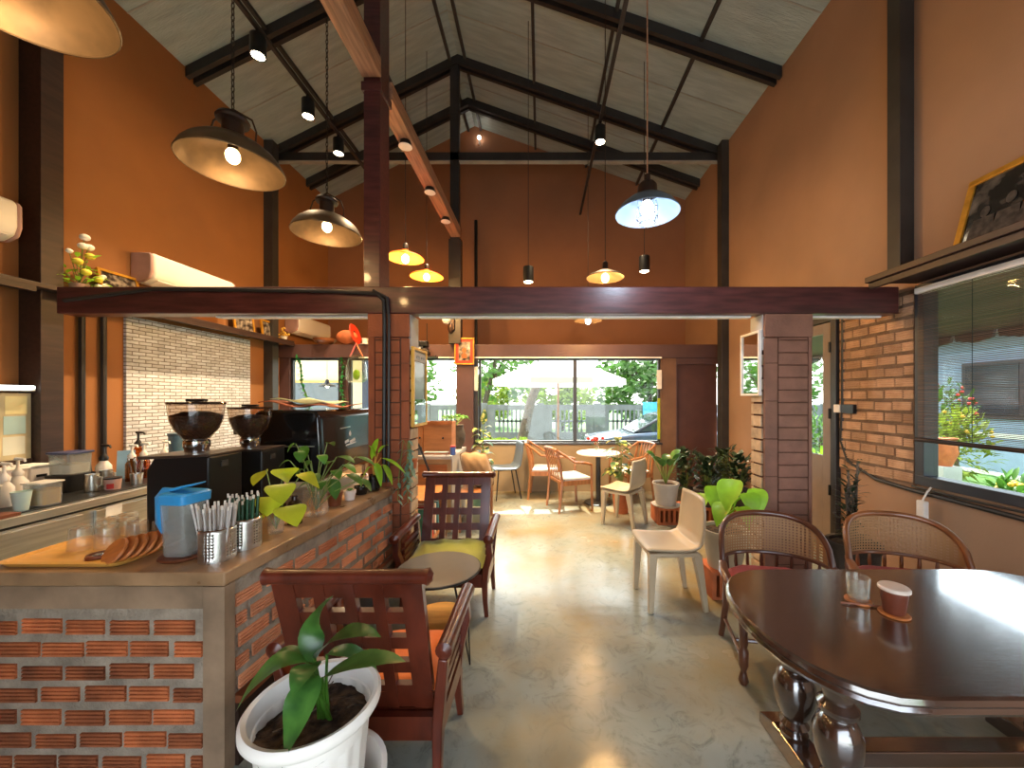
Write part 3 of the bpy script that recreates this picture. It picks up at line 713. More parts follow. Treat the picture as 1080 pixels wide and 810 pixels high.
# ------------------------------------------------------------------ pendants
bulbm = emit('warm_bulb', (255, 214, 150), 5); bulbw = emit('cool_bulb', (225, 238, 255), 6); bulba = emit('amber_bulb', (255, 190, 110), 30)
lens = emit('spot_lens', (255, 236, 200), 14)
def chain(z0, z1):
    b = MB(); z = z0; k = 0
    while z < z1:
        L = .034; pts = []
        for i in range(8):
            a = 2 * PI * i / 8; x, q = .008 * math.cos(a), (L / 2 + .006) * math.sin(a)
            pts.append((x, 0, z + L / 2 + q) if k % 2 else (0, x, z + L / 2 + q))
        b.tube(pts, .0028, 4, True); z += L; k += 1
    return b
def big_pendant(loc, label, top):
    t = thing('dome_pendant', label, 'pendant lamp', loc, group='bronze dome pendants over the bar')
    prof = [(.25, 0), (.252, .006), (.246, .02), (.232, .05), (.205, .085), (.165, .118), (.12, .142), (.07, .155), (.05, .16)]
    obj('shade', MB().lathe(prof, seg=48), M['bronze'], t, solid=.004)
    obj('cap', MB().lathe([(.052, .155), (.052, .25), (.078, .255), (.082, .27), (.07, .29), (.03, .3), (0, .3)], seg=28), M['capbrown'], t)
    b = MB().tube([(-.13, 0, .14), (-.135, 0, .2), (-.11, 0, .27), (0, 0, .335), (.11, 0, .27), (.135, 0, .2), (.13, 0, .14)], .005, 6)
    obj('bail', b, M['capbrown'], t)
    obj('socket', MB().cyl((0, 0, .155), (0, 0, .1), .025), M['capbrown'], t)
    obj('bulb', MB().ball((0, 0, .065), .036, .036, .045), bulbm, t)
    obj('chain', chain(.33, top), M['black'], t, smooth=60)
    lamp('bulb_light', t, (0, 0, -.10), (255, 204, 136), BULB * .07, .04)
    return t
big_pendant((-1.70, 1.2, 2.80), 'bronze dome pendant cut off by the upper left corner of the picture', 2.2)
big_pendant((-1.76, 2.17, 2.82), 'large bronze dome pendant on a chain, nearest one fully in view', 2.3)
big_pendant((-1.70, 3.02, 2.80), 'bronze dome pendant just left of the tall red post', 2.4)
# caged enamel pendant
t = thing('caged_pendant', 'grey-blue enamel pendant with caged cool white bulb hanging above the aisle', 'pendant lamp', (.69, 2.45, 2.69))
obj('shade', MB().lathe([(.2, 0), (.203, .005), (.17, .05), (.12, .09), (.07, .11), (.06, .115)], seg=40), M['blueshade'], t, solid=.004)
obj('cap', MB().lathe([(.065, .11), (.06, .18), (.045, .2), (.02, .21), (.02, .25), (0, .25)], seg=24), M['capbrown'], t)
obj('bulb', MB().ball((0, 0, .03), .04, .04, .06), bulbw, t)
b = MB()
for k in range(8):
    a = k * PI / 4; b.tube([(.062 * math.cos(a), .062 * math.sin(a), .09), (.066 * math.cos(a), .066 * math.sin(a), -.03), (.05 * math.cos(a), .05 * math.sin(a), -.06)], .003, 5)
for z, r in ((.03, .066), (-.03, .066), (-.06, .05)): b.tube([(r * math.cos(2 * PI * i / 20), r * math.sin(2 * PI * i / 20), z) for i in range(20)], .003, 5, True)
obj('cage', b, M['chrome'], t)
obj('cord', MB().tube([(0, 0, .25), (0, 0, 3.45)], .005, 6), M['woodred'], t)
lamp('bulb_light', t, (0, 0, -.10), (215, 232, 255), BULB * .18, .04)
# amber saucers
def saucer(loc, label, top, m, r=.2, em=None, watt=0):
    t = thing('saucer_pendant', label, 'pendant lamp', loc, group='saucer pendants')
    obj('shade', MB().lathe([(r, 0), (r * 1.01, .006), (r * .85, .03), (r * .5, .06), (r * .22, .085), (.03, .1)], seg=36), m, t, solid=.003)
    obj('cap', MB().lathe([(.03, .095), (.03, .16), (.015, .18), (0, .18)], seg=16), M['capbrown'], t)
    obj('bulb', MB().ball((0, 0, .0), .04, .04, .05), em, t)
    obj('cord', MB().tube([(0, 0, .18), (0, 0, top)], .004, 6), M['capbrown'], t)
    lamp('bulb_light', t, (0, 0, -.11), (255, 196, 120), watt, .04)
    return t
saucer((-1.53, 4.3, 3.08), 'glowing amber saucer pendant, nearer of the two just right of the red post', 3.1, M['amber'], .2, bulba, BULB * .45)
saucer((-1.56, 5.2, 3.16), 'glowing amber saucer pendant just above the red beam, farther of the two', 3.1, M['amber'], .22, bulba, BULB * .45)
saucer((.70, 4.1, 2.80), 'dark flat saucer pendant with amber bulb above the middle of the red beam', 3.2, M['bronze'], .2, bulba, BULB * .35)
saucer((.69, 5.5, 2.62), 'dark flat saucer pendant seen under the red beam in front of the window', 3.2, M['bronze'], .2, bulbw, BULB * .2)
# ceiling rails with spot lights
def rail(name, label, x, y0, y1, z):
    t = thing(name, label, 'light rail', (x, (y0 + y1) / 2, z))
    obj('bar', MB().box(x - .02, x + .02, y0, y1, z, z + .035), M['steel_dark'], t, True, smooth=0)
    obj('hanger', MB().box(x - .006, x + .006, 5.99, 6.01, z + .035, 5.225), M['steel_dark'], t, True, smooth=0)
    h = MB().box(x - .006, x + .006, 3.1, 3.12, z + .035, zroof(x) - .13); obj('hanger', h, M['steel_dark'], t, True, smooth=0)
rail('light_rail', 'black light rail with three spots under the roof slope above the bar', -2.8, Y0, 6.05, 5.15)
rail('light_rail', 'black light rail with one spot under the roof slope above the aisle', .78, Y0, 7.45, 5.1)
def spot(loc, label, watt, tilt=(0, 0), ang=80, top=None):
    t = thing('spot_light', label, 'spotlight', loc, group='black cylinder spotlights')
    obj('housing', MB().lathe([(0, .2), (.066, .2), (.07, .19), (.07, 0), (.062, 0), (.062, .02), (0, .03)], seg=24), M['black'], t)
    obj('lens', MB().lathe([(.058, .004), (.04, -.006), (0, -.01)], seg=20), lens, t)
    if top: obj('cord', MB().tube([(0, 0, .2), (0, 0, top)], .004, 6), M['black'], t)
    else: obj('bracket', MB().box(-.015, .015, -.015, .015, .2, .26), M['black'], t, smooth=0)
    l = lamp('spot_beam', t, (0, 0, -.03), (255, 222, 176), watt, .04, ang); l.rotation_euler = (tilt[0], tilt[1], 0)
    return t
spot((-2.8, 3.76, 4.89), 'black spotlight on the rail above the bar, nearest of the three', SPOT)
spot((-2.8, 4.57, 4.89), 'black spotlight on the rail above the bar, middle one of three', SPOT)
spot((-2.8, 5.26, 4.89), 'black spotlight on the rail above the bar, farthest of the three', SPOT)
spot((.78, 4.95, 4.84), 'black spotlight on the rail high above the aisle', SPOT)
spot((-.16, 5.0, 3.03), 'black cylinder downlight on a thin cord left of the dark saucer lamp', SPOT * .5, top=zroof(-.16) - 3.04)
spot((1.37, 5.0, 3.17), 'black cylinder downlight on a thin cord right of the dark saucer lamp', SPOT * .5, top=zroof(1.37) - 3.18)
for y, nm in ((3.72, 'nearest'), (4.55, 'middle'), (5.3, 'farthest')):
    t = thing('beam_spot', 'small white-rimmed spot under the slanted timber beam, %s of three' % nm, 'spotlight', (-1.325, y, 4.02), group='small spots under the timber beam')
    obj('housing', MB().lathe([(0, 0), (.05, 0), (.055, -.02), (.06, -.05), (.05, -.055), (.045, -.02), (0, -.015)], seg=20), M['black'], t)
    obj('rim', MB().lathe([(.062, -.048), (.066, -.056), (.05, -.06), (.0, -.045)], seg=20), M['white'], t)
    lamp('spot_beam', t, (0, 0, -.09), (255, 226, 180), SPOT * .4, .03, 90)
t = thing('gable_light', 'tiny white light at the top of the gable wall', 'light', (-1.2, 7.44, 6.6))
obj('bulb', MB().ball((0, -.02, 0), .035), emit('gable_bulb', (255, 250, 240), 6), t); obj('bracket', MB().box(-.01, .01, -.02, .06, -.12, -.03), M['white'], t, smooth=0)
obj('gable_cable', MB().tube([(-1.27, 7.47, 2.36), (-1.27, 7.47, 5.0)], .03, 8), M['black']); tag(bpy.data.objects['gable_cable'], 'thick black cable running up the gable wall beside the centre column', 'cable')

# ------------------------------------------------------------------ right side: shelf, picture, blind, cables
t = thing('wall_shelf', 'dark wooden shelf above the big window with the bamboo blind', 'shelf', (2.66, .8, 2.36))
obj('board', MB().box(2.47, XR, Y0, 2.89, 2.372, 2.415), M['shelf'], t, True, smooth=0, bev=.004)
b = MB().box(2.5, 2.53, Y0, 2.89, 2.33, 2.372); obj('lip', b, M['shelf'], t, True, smooth=0)
def framed(name, label, cat, loc, rz, w, h, fm, pm, fw=.035, lean=0., group=None, mount=None, depth=.025):
    """a frame standing with its back to local +y"""
    t = thing(name, label, cat, loc, rz, group); Q = Rx(-lean)
    b = MB(); d = depth
    b.box(-w / 2, w / 2, -d, 0, 0, fw, Q).box(-w / 2, w / 2, -d, 0, h - fw, h, Q).box(-w / 2, -w / 2 + fw, -d, 0, fw, h - fw, Q).box(w / 2 - fw, w / 2, -d, 0, fw, h - fw, Q)
    obj('frame', b, fm, t, smooth=0, bev=.003)
    g = 0
    if mount:
        g = .045; obj('mount', MB().box(-w / 2 + fw, w / 2 - fw, -d * .5, -d * .3, fw, h - fw, Q), mount, t, smooth=0)
    obj('picture', MB().box(-w / 2 + fw + g, w / 2 - fw - g, -d * .55, -d * .25, fw + g, h - fw - g, Q), pm, t, smooth=0)
    return t, Q
t, Q = framed('photo_frame', 'large gold-framed dark group photograph leaning on the shelf above the window', 'picture', (2.70, 2.02, 2.42), -PI / 2, .92, .5, M['gold'], M['photo2'], .04, .26)
b = MB(); rr = random.Random(2)
for i in range(6):
    x = -.32 + i * .125; y = -.0165
    b.ball((x, 0, 0), .001) if False else None
    b.prism([Q @ V((x + .026 * math.cos(a), y, .235 + .03 * (i % 2) + .036 * math.sin(a))) for a in [k * PI / 5 for k in range(10)]], (0, -.002, 0))
    b.prism([Q @ V(p) for p in ((x - .07, y, .07), (x + .07, y, .07), (x + .055, y, .2), (x - .055, y, .2))], (0, -.002, 0))
obj('sitters', b, mat('grey_figures', (70, 64, 60), .4, var=.6, scale=30), t, smooth=0)
t = thing('bamboo_blind', 'dark bamboo slat blind drawn two thirds down the big window', 'blind', (2.8, 1.6, 2.3))
b = MB(); z = 1.215; rr = random.Random(8)
while z < 2.27:
    h = rr.uniform(.004, .006); b.box(2.795, 2.7985, W0 + .05, W1 - .06, z, z + h); z += h + rr.uniform(.004, .006)
obj('slats', b, M['bamboo'], t, True, smooth=0)['kind'] = 'stuff'
obj('bottom_rod', MB().cyl((2.795, W0 + .04, 1.195), (2.795, W1 - .05, 1.195), .016, seg=12), M['shelf'], t, True)
obj('head_rail', MB().box(2.77, 2.83, W0 + .05, W1 - .06, 2.27, 2.31), M['whiteframe'], t, True, smooth=0)
for y in (.8, 1.6, 2.45):
    obj('cord', MB().tube([(2.79, y, 2.28), (2.788, y, 1.2)], .002, 5), M['black'], t, True)
b = MB().tube([(2.84, 3.56, 2.34), (2.838, 3.56, 1.45), (2.84, 3.58, 1.1), (2.84, 3.5, .92), (2.84, 3.2, .815), (2.835, 2.9, .80), (2.835, 2.2, .79), (2.84, 1.4, .78), (2.84, .3, .78)], .016, 8)
t = tag(obj('wall_cable', b, M['cablem']), 'black cable running down the brick patch and along under the window', 'cable')
b = MB().tube([(2.842, 2.9, .83), (2.838, 2.6, .825), (2.842, 2.2, .83), (2.838, 1.7, .815), (2.842, 1.0, .82), (2.84, .3, .81)], .009, 6)
tag(obj('wall_wire', b, M['steel_grey']), 'thin grey wire looped above the black cable under the window', 'wire')
t = thing('junction_box', 'small black and white switch box on the brick patch', 'switch box', (2.83, 3.5, 1.36))
obj('box', MB().box(-.03, .008, -.1, .04, 0, .085), M['black'], t, smooth=0, bev=.005); obj('switch', MB().box(-.034, .0, .045, .12, .005, .08), M['whiteframe'], t, smooth=0, bev=.004)
t = thing('hanging_plug', 'white extension plug hanging on its cord under the window corner', 'plug', (2.8, 2.78, .62))
obj('body', MB().box(-.02, .02, -.03, .03, 0, .13), M['whiteframe'], t, smooth=0, bev=.008); obj('cord', MB().tube([(0, 0, .13), (.005, -.03, .2), (.025, -.04, .235)], .006, 6), M['whiteframe'], t)

# pictures on the pillars
t, Q = framed('mirror_frame', 'white-framed glass picture hung on the aisle side of the brown right pillar', 'picture', (1.752, 3.14, 1.52), -PI / 2, .28, .52, M['whiteframe'], M['mirror'], .018)
t, Q = framed('chalk_frame', 'yellow-framed dark board hung on the aisle side of the rust-coloured left pillar', 'picture', (-1.02, 3.16, 1.27), PI / 2, .35, .64, M['goldwood'], M['slate'], .022)
obj('pale_strip', MB().box(-.145, .145, -.021, -.0185, .53, .6), M['concrete'], t, smooth=0)
obj('chalk_marks', MB().box(-.1, -.02, -.024, -.0215, .55, .575).box(.01, .1, -.024, -.0215, .555, .575), M['slate'], t, smooth=0)
obj('glass_reflector', MB().box(-.145, .145, -.021, -.0185, .025, .22), M['mirror'], t, smooth=0)

# ------------------------------------------------------------------ large dark table
TZ, TX0, TX1, TY, TW = .66, .785, 2.4, 1.465, .405
t = thing('dining_table', 'large dark polished wooden table with rounded ends on turned legs', 'table', ((TX0 + TX1) / 2, TY, 0))
def outline(off, ax=.32, nn=14):
    pts = []; L_ = (TX1 - TX0) / 2
    for sgn in (1, -1):
        for i in range(nn + 1):
            a = -PI / 2 + PI * i / nn
            c, s_ = math.cos(a), math.sin(a)
            pts.append((sgn * (L_ - ax + (ax + off) * abs(c) ** .86), sgn * (TW + off) * (abs(s_) ** .92) * (1 if s_ >= 0 else -1)))
    return pts
b = MB(); prev = None
layers = [(-.03, TZ - .062), (-.008, TZ - .058), (0, TZ - .045), (-.006, TZ - .034), (-.004, TZ - .028), (.004, TZ - .02), (0, TZ - .006), (-.008, TZ)]
for off, z in layers:
    ring = [b._v((x, y, z)) for x, y in outline(off)]
    if prev:
        for i in range(len(ring)): b.bm.faces.new((prev[i], prev[(i + 1) % len(ring)], ring[(i + 1) % len(ring)], ring[i]))
    else: b.bm.faces.new(ring[::-1])
    prev = ring
b.bm.faces.new(prev)
obj('table_top', b, M['tablewood'], t, smooth=30)
cx = -(TX0 + TX1) / 2
b = MB().box(-.62, .62, -.26, -.235, TZ - .13, TZ - .062).box(-.62, .62, .235, .26, TZ - .13, TZ - .062).box(-.62, -.595, -.235, .235, TZ - .13, TZ - .062).box(.595, .62, -.235, .235, TZ - .13, TZ - .062)
obj('apron', b, M['tablewood'], t, smooth=0)
prof = [(.0, .08), (.05, .08), (.052, .1), (.042, .115), (.055, .135), (.04, .155), (.062, .19), (.075, .24), (.078, .30), (.06, .345), (.045, .36), (.064, .385), (.064, .4), (.045, .42), (.05, .44), (.06, .47), (.056, .5), (.04, .515), (.055, .53), (.055, .6), (0, .6)]
for x in (1.07, 2.12):
    for y in (.135, -.10):
        obj('leg', MB().lathe(prof, (x + cx, y, 0), 28), M['tablewood'], t)
    obj('sled_foot', MB().prism([(x + cx - .055, .30, 0), (x + cx - .055, .30, .045), (x + cx - .055, .2, .08), (x + cx - .055, -.2, .08), (x + cx - .055, -.30, .045), (x + cx - .055, -.30, 0)], (.11, 0, 0)), M['tablewood'], t, smooth=0, bev=.006)
obj('stretcher', MB().box(1.12 + cx, 2.07 + cx, -.02, .05, .09, .15), M['tablewood'], t, smooth=0, bev=.005)
def table_at(px, py, z=TZ): 
    Y = (H - z) * 400 / (py - 420); return V(((px - 570) / 400 * Y, Y, z))
p = table_at(905, 634)
t = tag(obj('drink_coaster', MB().lathe([(0, 0), (.045, 0), (.047, .004), (.045, .008), (0, .008)], p, 24), M['coaster']), 'wooden coaster under the water glass on the dark table', 'coaster')
t = thing('water_glass', 'small clear water glass on a coaster on the dark table', 'glass', p + V((0, 0, .0085)))
obj('body', MB().lathe([(0, 0), (.033, 0), (.036, .01), (.041, .095), (.038, .095), (.034, .014), (0, .014)], seg=28), M['cup'], t)
obj('water', MB().lathe([(0, .0145), (.033, .0145), (.036, .06), (0, .06)], seg=24), M['clear'], t)
p = table_at(943, 648)
tag(obj('drink_coaster', MB().lathe([(0, 0), (.047, 0), (.05, .004), (.047, .008), (0, .008)], p, 24), M['coaster']), 'wooden coaster under the iced chocolate cup', 'coaster')
t = thing('drink_cup', 'plastic cup of brown iced drink with clear lid on the dark table', 'cup', p + V((0, 0, .0085)))
obj('body', MB().lathe([(0, 0), (.032, 0), (.034, .004), (.044, .088), (0, .088)], seg=28), M['choc'], t)
obj('lid', MB().lathe([(.044, .0885), (.05, .089), (.05, .097), (.046, .102), (.03, .104), (0, .103)], seg=28), mat('frosted_lid', (206, 190, 176), .3), t)
a, c = table_at(887, 637), table_at(928, 641)
tag(obj('stir_stick', MB().cyl(a + V((0, 0, .006)), c + V((0, 0, .006)), .004, seg=8), M['coasterd']), 'thin dark stir stick lying on the table beside the water glass', 'stick')

# ------------------------------------------------------------------ cane chairs
def cane_chair(loc, rz, label, wood):
    t = thing('cane_armchair', label, 'chair', loc, rz)
    w = .285
    def bow(u, z_, k=1.0):   # barrel plan: u -1..1
        a = u * PI / 2
        return V((w * k * math.sin(a), .02 + .24 * math.cos(a) ** .8, z_))
    arch = []
    for i in range(25):
        u = -1 + 2 * i / 24
        arch.append(bow(u * .98, .53 + .25 * max(0., 1 - abs(u) ** 2.6) ** .55, 1.02))
    obj('back_bow', MB().tube(arch, .017, 10), wood, t)
    lowr = [bow(-.95 + 1.9 * i / 16, .535) for i in range(17)]
    obj('back_rail', MB().tube(lowr, .011, 8), wood, t)
    def f(i, j):
        u = -.9 + 1.8 * i; zt = .53 + .25 * max(0., 1 - abs(u / .98) ** 2.6) ** .55
        return bow(u, .537 + (zt - .537 - .006) * j, 1.0)
    obj('cane_panel', MB().grid(f, 28, 8), M['cane'], t)
    for k in range(-4, 5):
        u = k * .19; obj('spindle', MB().tube([bow(u, .535), bow(u, .48, 1.), bow(u, .41, .96)], [.007, .011, .007], 8), wood, t)
    for s in (-1, 1):
        obj('arm', MB().tube([bow(s * .98, .545, 1.02), (s * .315, -.06, .535), (s * .315, -.16, .52), (s * .30, -.21, .49)], [.018, .022, .022, .014], 10, flat=(1.2, .8)), wood, t)
        obj('arm_post', MB().tube([(s * .305, -.15, .515), (s * .285, -.15, .43)], [.013, .016], 8), wood, t)
    prof = [(0, 0), (.018, 0), (.026, .02), (.018, .05), (.014, .07), (.024, .1), (.024, .17), (.016, .19), (.022, .21), (.02, .28), (.026, .34), (.024, .375), (0, .375)]
    for x, y in ((-.25, -.18), (.25, -.18)): obj('leg', MB().lathe(prof, (x, y, 0), 18), wood, t)
    for x in (-.22, .22): obj('leg', MB().tube([(x, .2, .38), (x * 1.02, .21, .2), (x * 1.1, .24, 0)], [.022, .02, .018], 10), wood, t)
    b = MB().tube([(-.25, -.18, .12), (-.228, .22, .12)], .011, 8); obj('stretcher', b, wood, t)
    obj('stretcher', MB().tube([(.25, -.18, .12), (.228, .22, .12)], .011, 8), wood, t)
    obj('stretcher', MB().tube([(-.24, 0, .12), (.24, 0, .12)], .011, 8), wood, t)
    seat = [(-.27, -.2), (.27, -.2), (.28, 0), (.25, .17), (.14, .25), (-.14, .25), (-.25, .17), (-.28, 0)]
    obj('seat_frame', MB().prism([(x, y, .376) for x, y in seat], (0, 0, .04)), wood, t, smooth=0, bev=.008)
    obj('cushion', MB().prism([(x * .93, y * .93 - .004, .417) for x, y in seat], (0, 0, .05)), M['redpad'], t, bev=.022)
    return t
cane_chair((1.345, 2.13, 0), -.17, 'dark cane-backed armchair with red seat, in front of the brown pillar', M['canewood'])
cane_chair((2.09, 2.12, 0), -.24, 'amber-rimmed cane-backed armchair by the wall below the hanging plug', M['canewood2'])

# ------------------------------------------------------------------ beige plastic chairs
def plastic_chair(loc, rz, label):
    t = thing('plastic_chair', label, 'chair', loc, rz)
    w = .2
    pts = [(-.21, .425), (-.2, .438), (-.12, .432), (0, .425), (.1, .427), (.15, .445), (.175, .5), (.19, .58), (.205, .68), (.215, .79)]
    def f(i, j):
        k = i * (len(pts) - 1); a = int(min(k, len(pts) - 2)); q = k - a
        y = pts[a][0] * (1 - q) + pts[a + 1][0] * q; z = pts[a][1] * (1 - q) + pts[a + 1][1] * q
        u = j * 2 - 1; up = max(0., (z - .46) / .33)
        ww = w * (1 + .04 * math.sin(up * PI)) * (1 - .16 * up ** 3) * (.93 if i < .03 else 1)
        return V((u * ww, y - .03 * up * u * u * .8, z + .012 * u * u * (1 if up == 0 else 0)))
    obj('seat_shell', MB().grid(f, 36, 12), M['beige'], t, solid=.014, smooth=60)
    b = MB().box(-.19, .19, -.2, .16, .385, .418); obj('seat_rim', b, M['beige'], t, smooth=0, bev=.01)
    for x, y, dx, dy in ((-.165, -.175, -.01, -.015), (.165, -.175, .01, -.015), (-.165, .14, -.01, .065), (.165, .14, .01, .065)):
        b = MB().tube([(x, y, .40), (x + dx * .4, y + dy * .4, .25), (x + dx, y + dy, 0)], [.042, .034, .024], 4, flat=(1, 1)); obj('leg', b, M['beige'], t, smooth=30, bev=.006)
    return t
plastic_chair((.95, 2.83, 0), -PI / 2 + .05, 'beige plastic chair seen in profile in the aisle, nearer one')
plastic_chair((1.0, 4.53, 0), -2.25, 'beige plastic chair with its back turned, farther off beside the potted plants')

# ------------------------------------------------------------------ lattice armchairs, side table
def lattice_chair(loc, rz, label, pad):
    t = thing('lattice_armchair', label, 'armchair', loc, rz)
    a0, a1 = V((0, .13, .30)), V((0, .29, .865)); ax = (a1 - a0).normalized(); nr = V((0, -ax.z, ax.y)); Lh = (a1 - a0).length
    def pm(x, s): return a0 + ax * s + V((x, 0, 0))
    Q = Matrix(((1, 0, 0, 0), (0, ax.y, -ax.z, .13), (0, ax.z, ax.y, .30), (0, 0, 0, 1)))   # local x, along the panel, out of it
    Q = Matrix.Translation(a0) @ Matrix(((1, 0, 0), tuple((0, ax.y, nr.y)), tuple((0, ax.z, nr.z)))).to_4x4()
    b = MB(); d = .014; pw = .262
    xs = [-.187, -.083, .021 + .0, .125]; hole = .062; n_ = 4
    cols = [-.156 + k * .104 for k in range(4)]; rows = [Lh - .1 - k * .115 for k in range(4)]
    edges = [-pw] + sum([[c - hole / 2, c + hole / 2] for c in cols], []) + [pw]
    for x0, x1 in zip(edges[::2], edges[1::2]): b.box(x0, x1, 0, Lh, -d, d, Q)
    re = [0] + sum([[r - hole / 2, r + hole / 2] for r in rows[::-1]], []) + [Lh]
    for c in cols:
        for s0, s1 in zip(re[::2], re[1::2]): b.box(c - hole / 2, c + hole / 2, s0, s1, -d * .8, d * .8, Q)
    obj('backrest', b, M['redwood'], t, smooth=0)
    b = MB().tube([pm(-.30, Lh + .01), pm(-.285, Lh + .012), pm(-.27, Lh + .012), pm(.27, Lh + .012), pm(.285, Lh + .012), pm(.30, Lh + .01)], [.012, .03, .026, .026, .03, .012], 14)
    obj('top_rail', b, M['redwood'], t)
    for s in (-1, 1):
        obj('leg', MB().tube([(s * .295, -.19, 0), (s * .285, -.185, .1), (s * .28, -.18, .22), (s * .292, -.19, .34), (s * .318, -.21, .44), (s * .312, -.21, .53)], [.021, .024, .03, .033, .03, .026], 4, flat=(.95, 1.25)), M['redwood'], t, smooth=30, bev=.006)
        obj('leg', MB().tube([(s * .295, .20, 0), (s * .288, .19, .12), (s * .285, .17, .26), (s * .295, .17, .38), (s * .312, .19, .53)], [.021, .024, .03, .03, .026], 4, flat=(.95, 1.25)), M['redwood'], t, smooth=30, bev=.006)
        obj('arm', MB().tube([(s * .315, -.275, .545), (s * .315, -.262, .55), (s * .315, -.22, .553), (s * .315, .17, .56), (s * .315, .21, .56), (s * .315, .222, .558)], [.012, .034, .032, .03, .032, .012], 14), M['redwood'], t)
        b = MB().box(s * .29 - .012, s * .29 + .012, -.16, .15, .21, .29)
        for k in range(4): b.box(s * .29 - .01, s * .29 + .01, -.16, .15, .315 + k * .048, .345 + k * .048)
        obj('side_rail', b, M['redwood'], t, smooth=0)
    b = MB().box(-.28, .28, -.20, -.17, .2, .29).box(-.28, .28, .15, .18, .2, .29)
    for k in range(5): b.box(-.278, .278, -.165 + k * .063, -.115 + k * .063, .27, .29)
    obj('seat_frame', b, M['redwood'], t, smooth=0)
    def cu(i, j):
        u, v_ = i * 2 - 1, j * 2 - 1
        e = (max(0, 1 - abs(u) ** 3.2) * max(0, 1 - abs(v_) ** 3.2)) ** .5
        return u, v_, e
    b = MB()
    def top(i, j):
        u, v_, e = cu(i, j); return V((u * .272, -.03 + v_ * .2 + .01 * math.sin(u * 3), .35 + .055 * e + (.028 * max(0, v_)) + .006 * math.sin(u * 9 + v_ * 5)))
    def bot(i, j):
        u, v_, e = cu(i, j); return V((u * .272, -.03 + v_ * .2 + .01 * math.sin(u * 3), .345 - .05 * e + (.028 * max(0, v_))))
    b.grid(top, 16, 14); b.grid(bot, 16, 14); bmesh.ops.remove_doubles(b.bm, verts=b.bm.verts, dist=.0065)
    obj('cushion', b, pad, t, smooth=70)
    return t
lattice_chair((-.665, 2.80, 0), .0, 'red lacquered lattice-back armchair with olive green cushion facing the viewer', M['greenpad'])
lattice_chair((-.675, 1.62, 0), PI, 'red lacquered lattice-back armchair with orange cushion seen from behind', M['orangepad'])
t = thing('side_table', 'small round grey-topped side table with thin black wire legs between the armchairs', 'side table', (-.60, 2.24, 0))
obj('table_top', MB().lathe([(0, .488), (.238, .488), (.242, .494), (.238, .5), (0, .5)], seg=48), M['greytop'], t, smooth=30)
obj('rim', MB().tube([(.241 * math.cos(2 * PI * k / 48), .241 * math.sin(2 * PI * k / 48), .492) for k in range(48)], .006, 6, True), M['black'], t)
for k in range(4):
    a = PI / 4 + k * PI / 2 + .3; f = (math.cos(a) * .23, math.sin(a) * .23, .004)
    def q(da): return (math.cos(a + da) * .17, math.sin(a + da) * .17, .487)
    obj('leg', MB().tube([q(-.35), f, q(.35)], .005, 6), M['black'], t)
obj('lower_shelf', MB().lathe([(0, .19), (.165, .19), (.17, .2), (.165, .21), (0, .21)], seg=36), M['traywood'], t, smooth=30)

# ------------------------------------------------------------------ white pot plant in the foreground
px, py = -.655, 1.1
t = thing('pot_stand', 'white round plastic tub under the big white flower pot', 'plant stand', (px, py, 0))
obj('tub', MB().lathe([(0, 0), (.14, 0), (.17, .1), (.182, .36), (.195, .365), (.196, .385), (.18, .385), (.172, .365), (.165, .25), (0, .25)], seg=40), M['white'], t)
t = thing('white_pot_plant', 'ribbed white flower pot with a green leafy plant, in the foreground', 'potted plant', (px, py, .251))
def ribpot(b, prof, seg=72, amp=.0):
    rings = []
    for r, z, rib in prof:
        rings.append([b._v(((r + rib * (1 if (k // 2) % 2 else 0)) * math.cos(2 * PI * k / seg), (r + rib * (1 if (k // 2) % 2 else 0)) * math.sin(2 * PI * k / seg), z)) for k in range(seg)])
    b.bm.faces.new(rings[0][::-1])
    for p_, q_ in zip(rings, rings[1:]):
        for k in range(seg): b.bm.faces.new((p_[k], p_[(k + 1) % seg], q_[(k + 1) % seg], q_[k]))
    b.bm.faces.new(rings[-1])
b = MB(); ribpot(b, [(.112, 0, 0), (.116, .01, .004), (.142, .30, .005), (.145, .33, 0), (.152, .335, 0), (.172, .345, 0), (.178, .355, 0), (.178, .372, 0), (.170, .38, 0), (.158, .376, 0), (.150, .34, 0), (.146, .29, 0)])
obj('pot', b, M['white'], t, smooth=50)
def soil(i, j):
    a = j * 2 * PI; r = i * .148; return V((r * math.cos(a), r * math.sin(a), .305 + .012 * math.sin(a * 3 + i * 9) * i + .02 * (1 - i)))
b = MB().grid(soil, 8, 28); bmesh.ops.remove_doubles(b.bm, verts=b.bm.verts, dist=.001); obj('soil', b, M['soil'], t)
base = V((.03, 0, .31)); WP = lambda x, y, Y: at(x, y, Y + .1) - V((px, py, .251))
LV = [((330, 700, 1.0), (323, 655, 1.04), (352, 628, 1.06), .075), ((332, 695, .99), (360, 655, .97), (402, 672, .96), .085), ((340, 715, .97), (380, 690, .93), (428, 698, .92), .085),
      ((326, 700, .98), (290, 680, .92), (248, 752, .88), .085), ((330, 712, .95), (318, 735, .86), (297, 812, .84), .085), ((322, 692, 1.0), (300, 682, .98), (272, 712, .95), .07),
      ((330, 700, .97), (322, 700, .9), (308, 735, .86), .07), ((345, 690, 1.0), (372, 680, 1.02), (398, 706, 1.03), .06)]
st = MB(); lf = MB()
for a, m, c, w_ in LV:
    A, Mi, Cc = WP(*a), WP(*m), WP(*c); st.tube([base + V((random.Random(a[0]).uniform(-.02, .02), 0, 0)), (base + A) / 2 + V((0, 0, .01)), A], [.006, .005, .004], 6)
    lf.leaf(A, Mi, Cc, w_, .22, 12, .012)
obj('stem', st, M['leaf'], t); obj('foliage', lf, M['leafd'], t, smooth=60)
b = MB(); rr = random.Random(4)
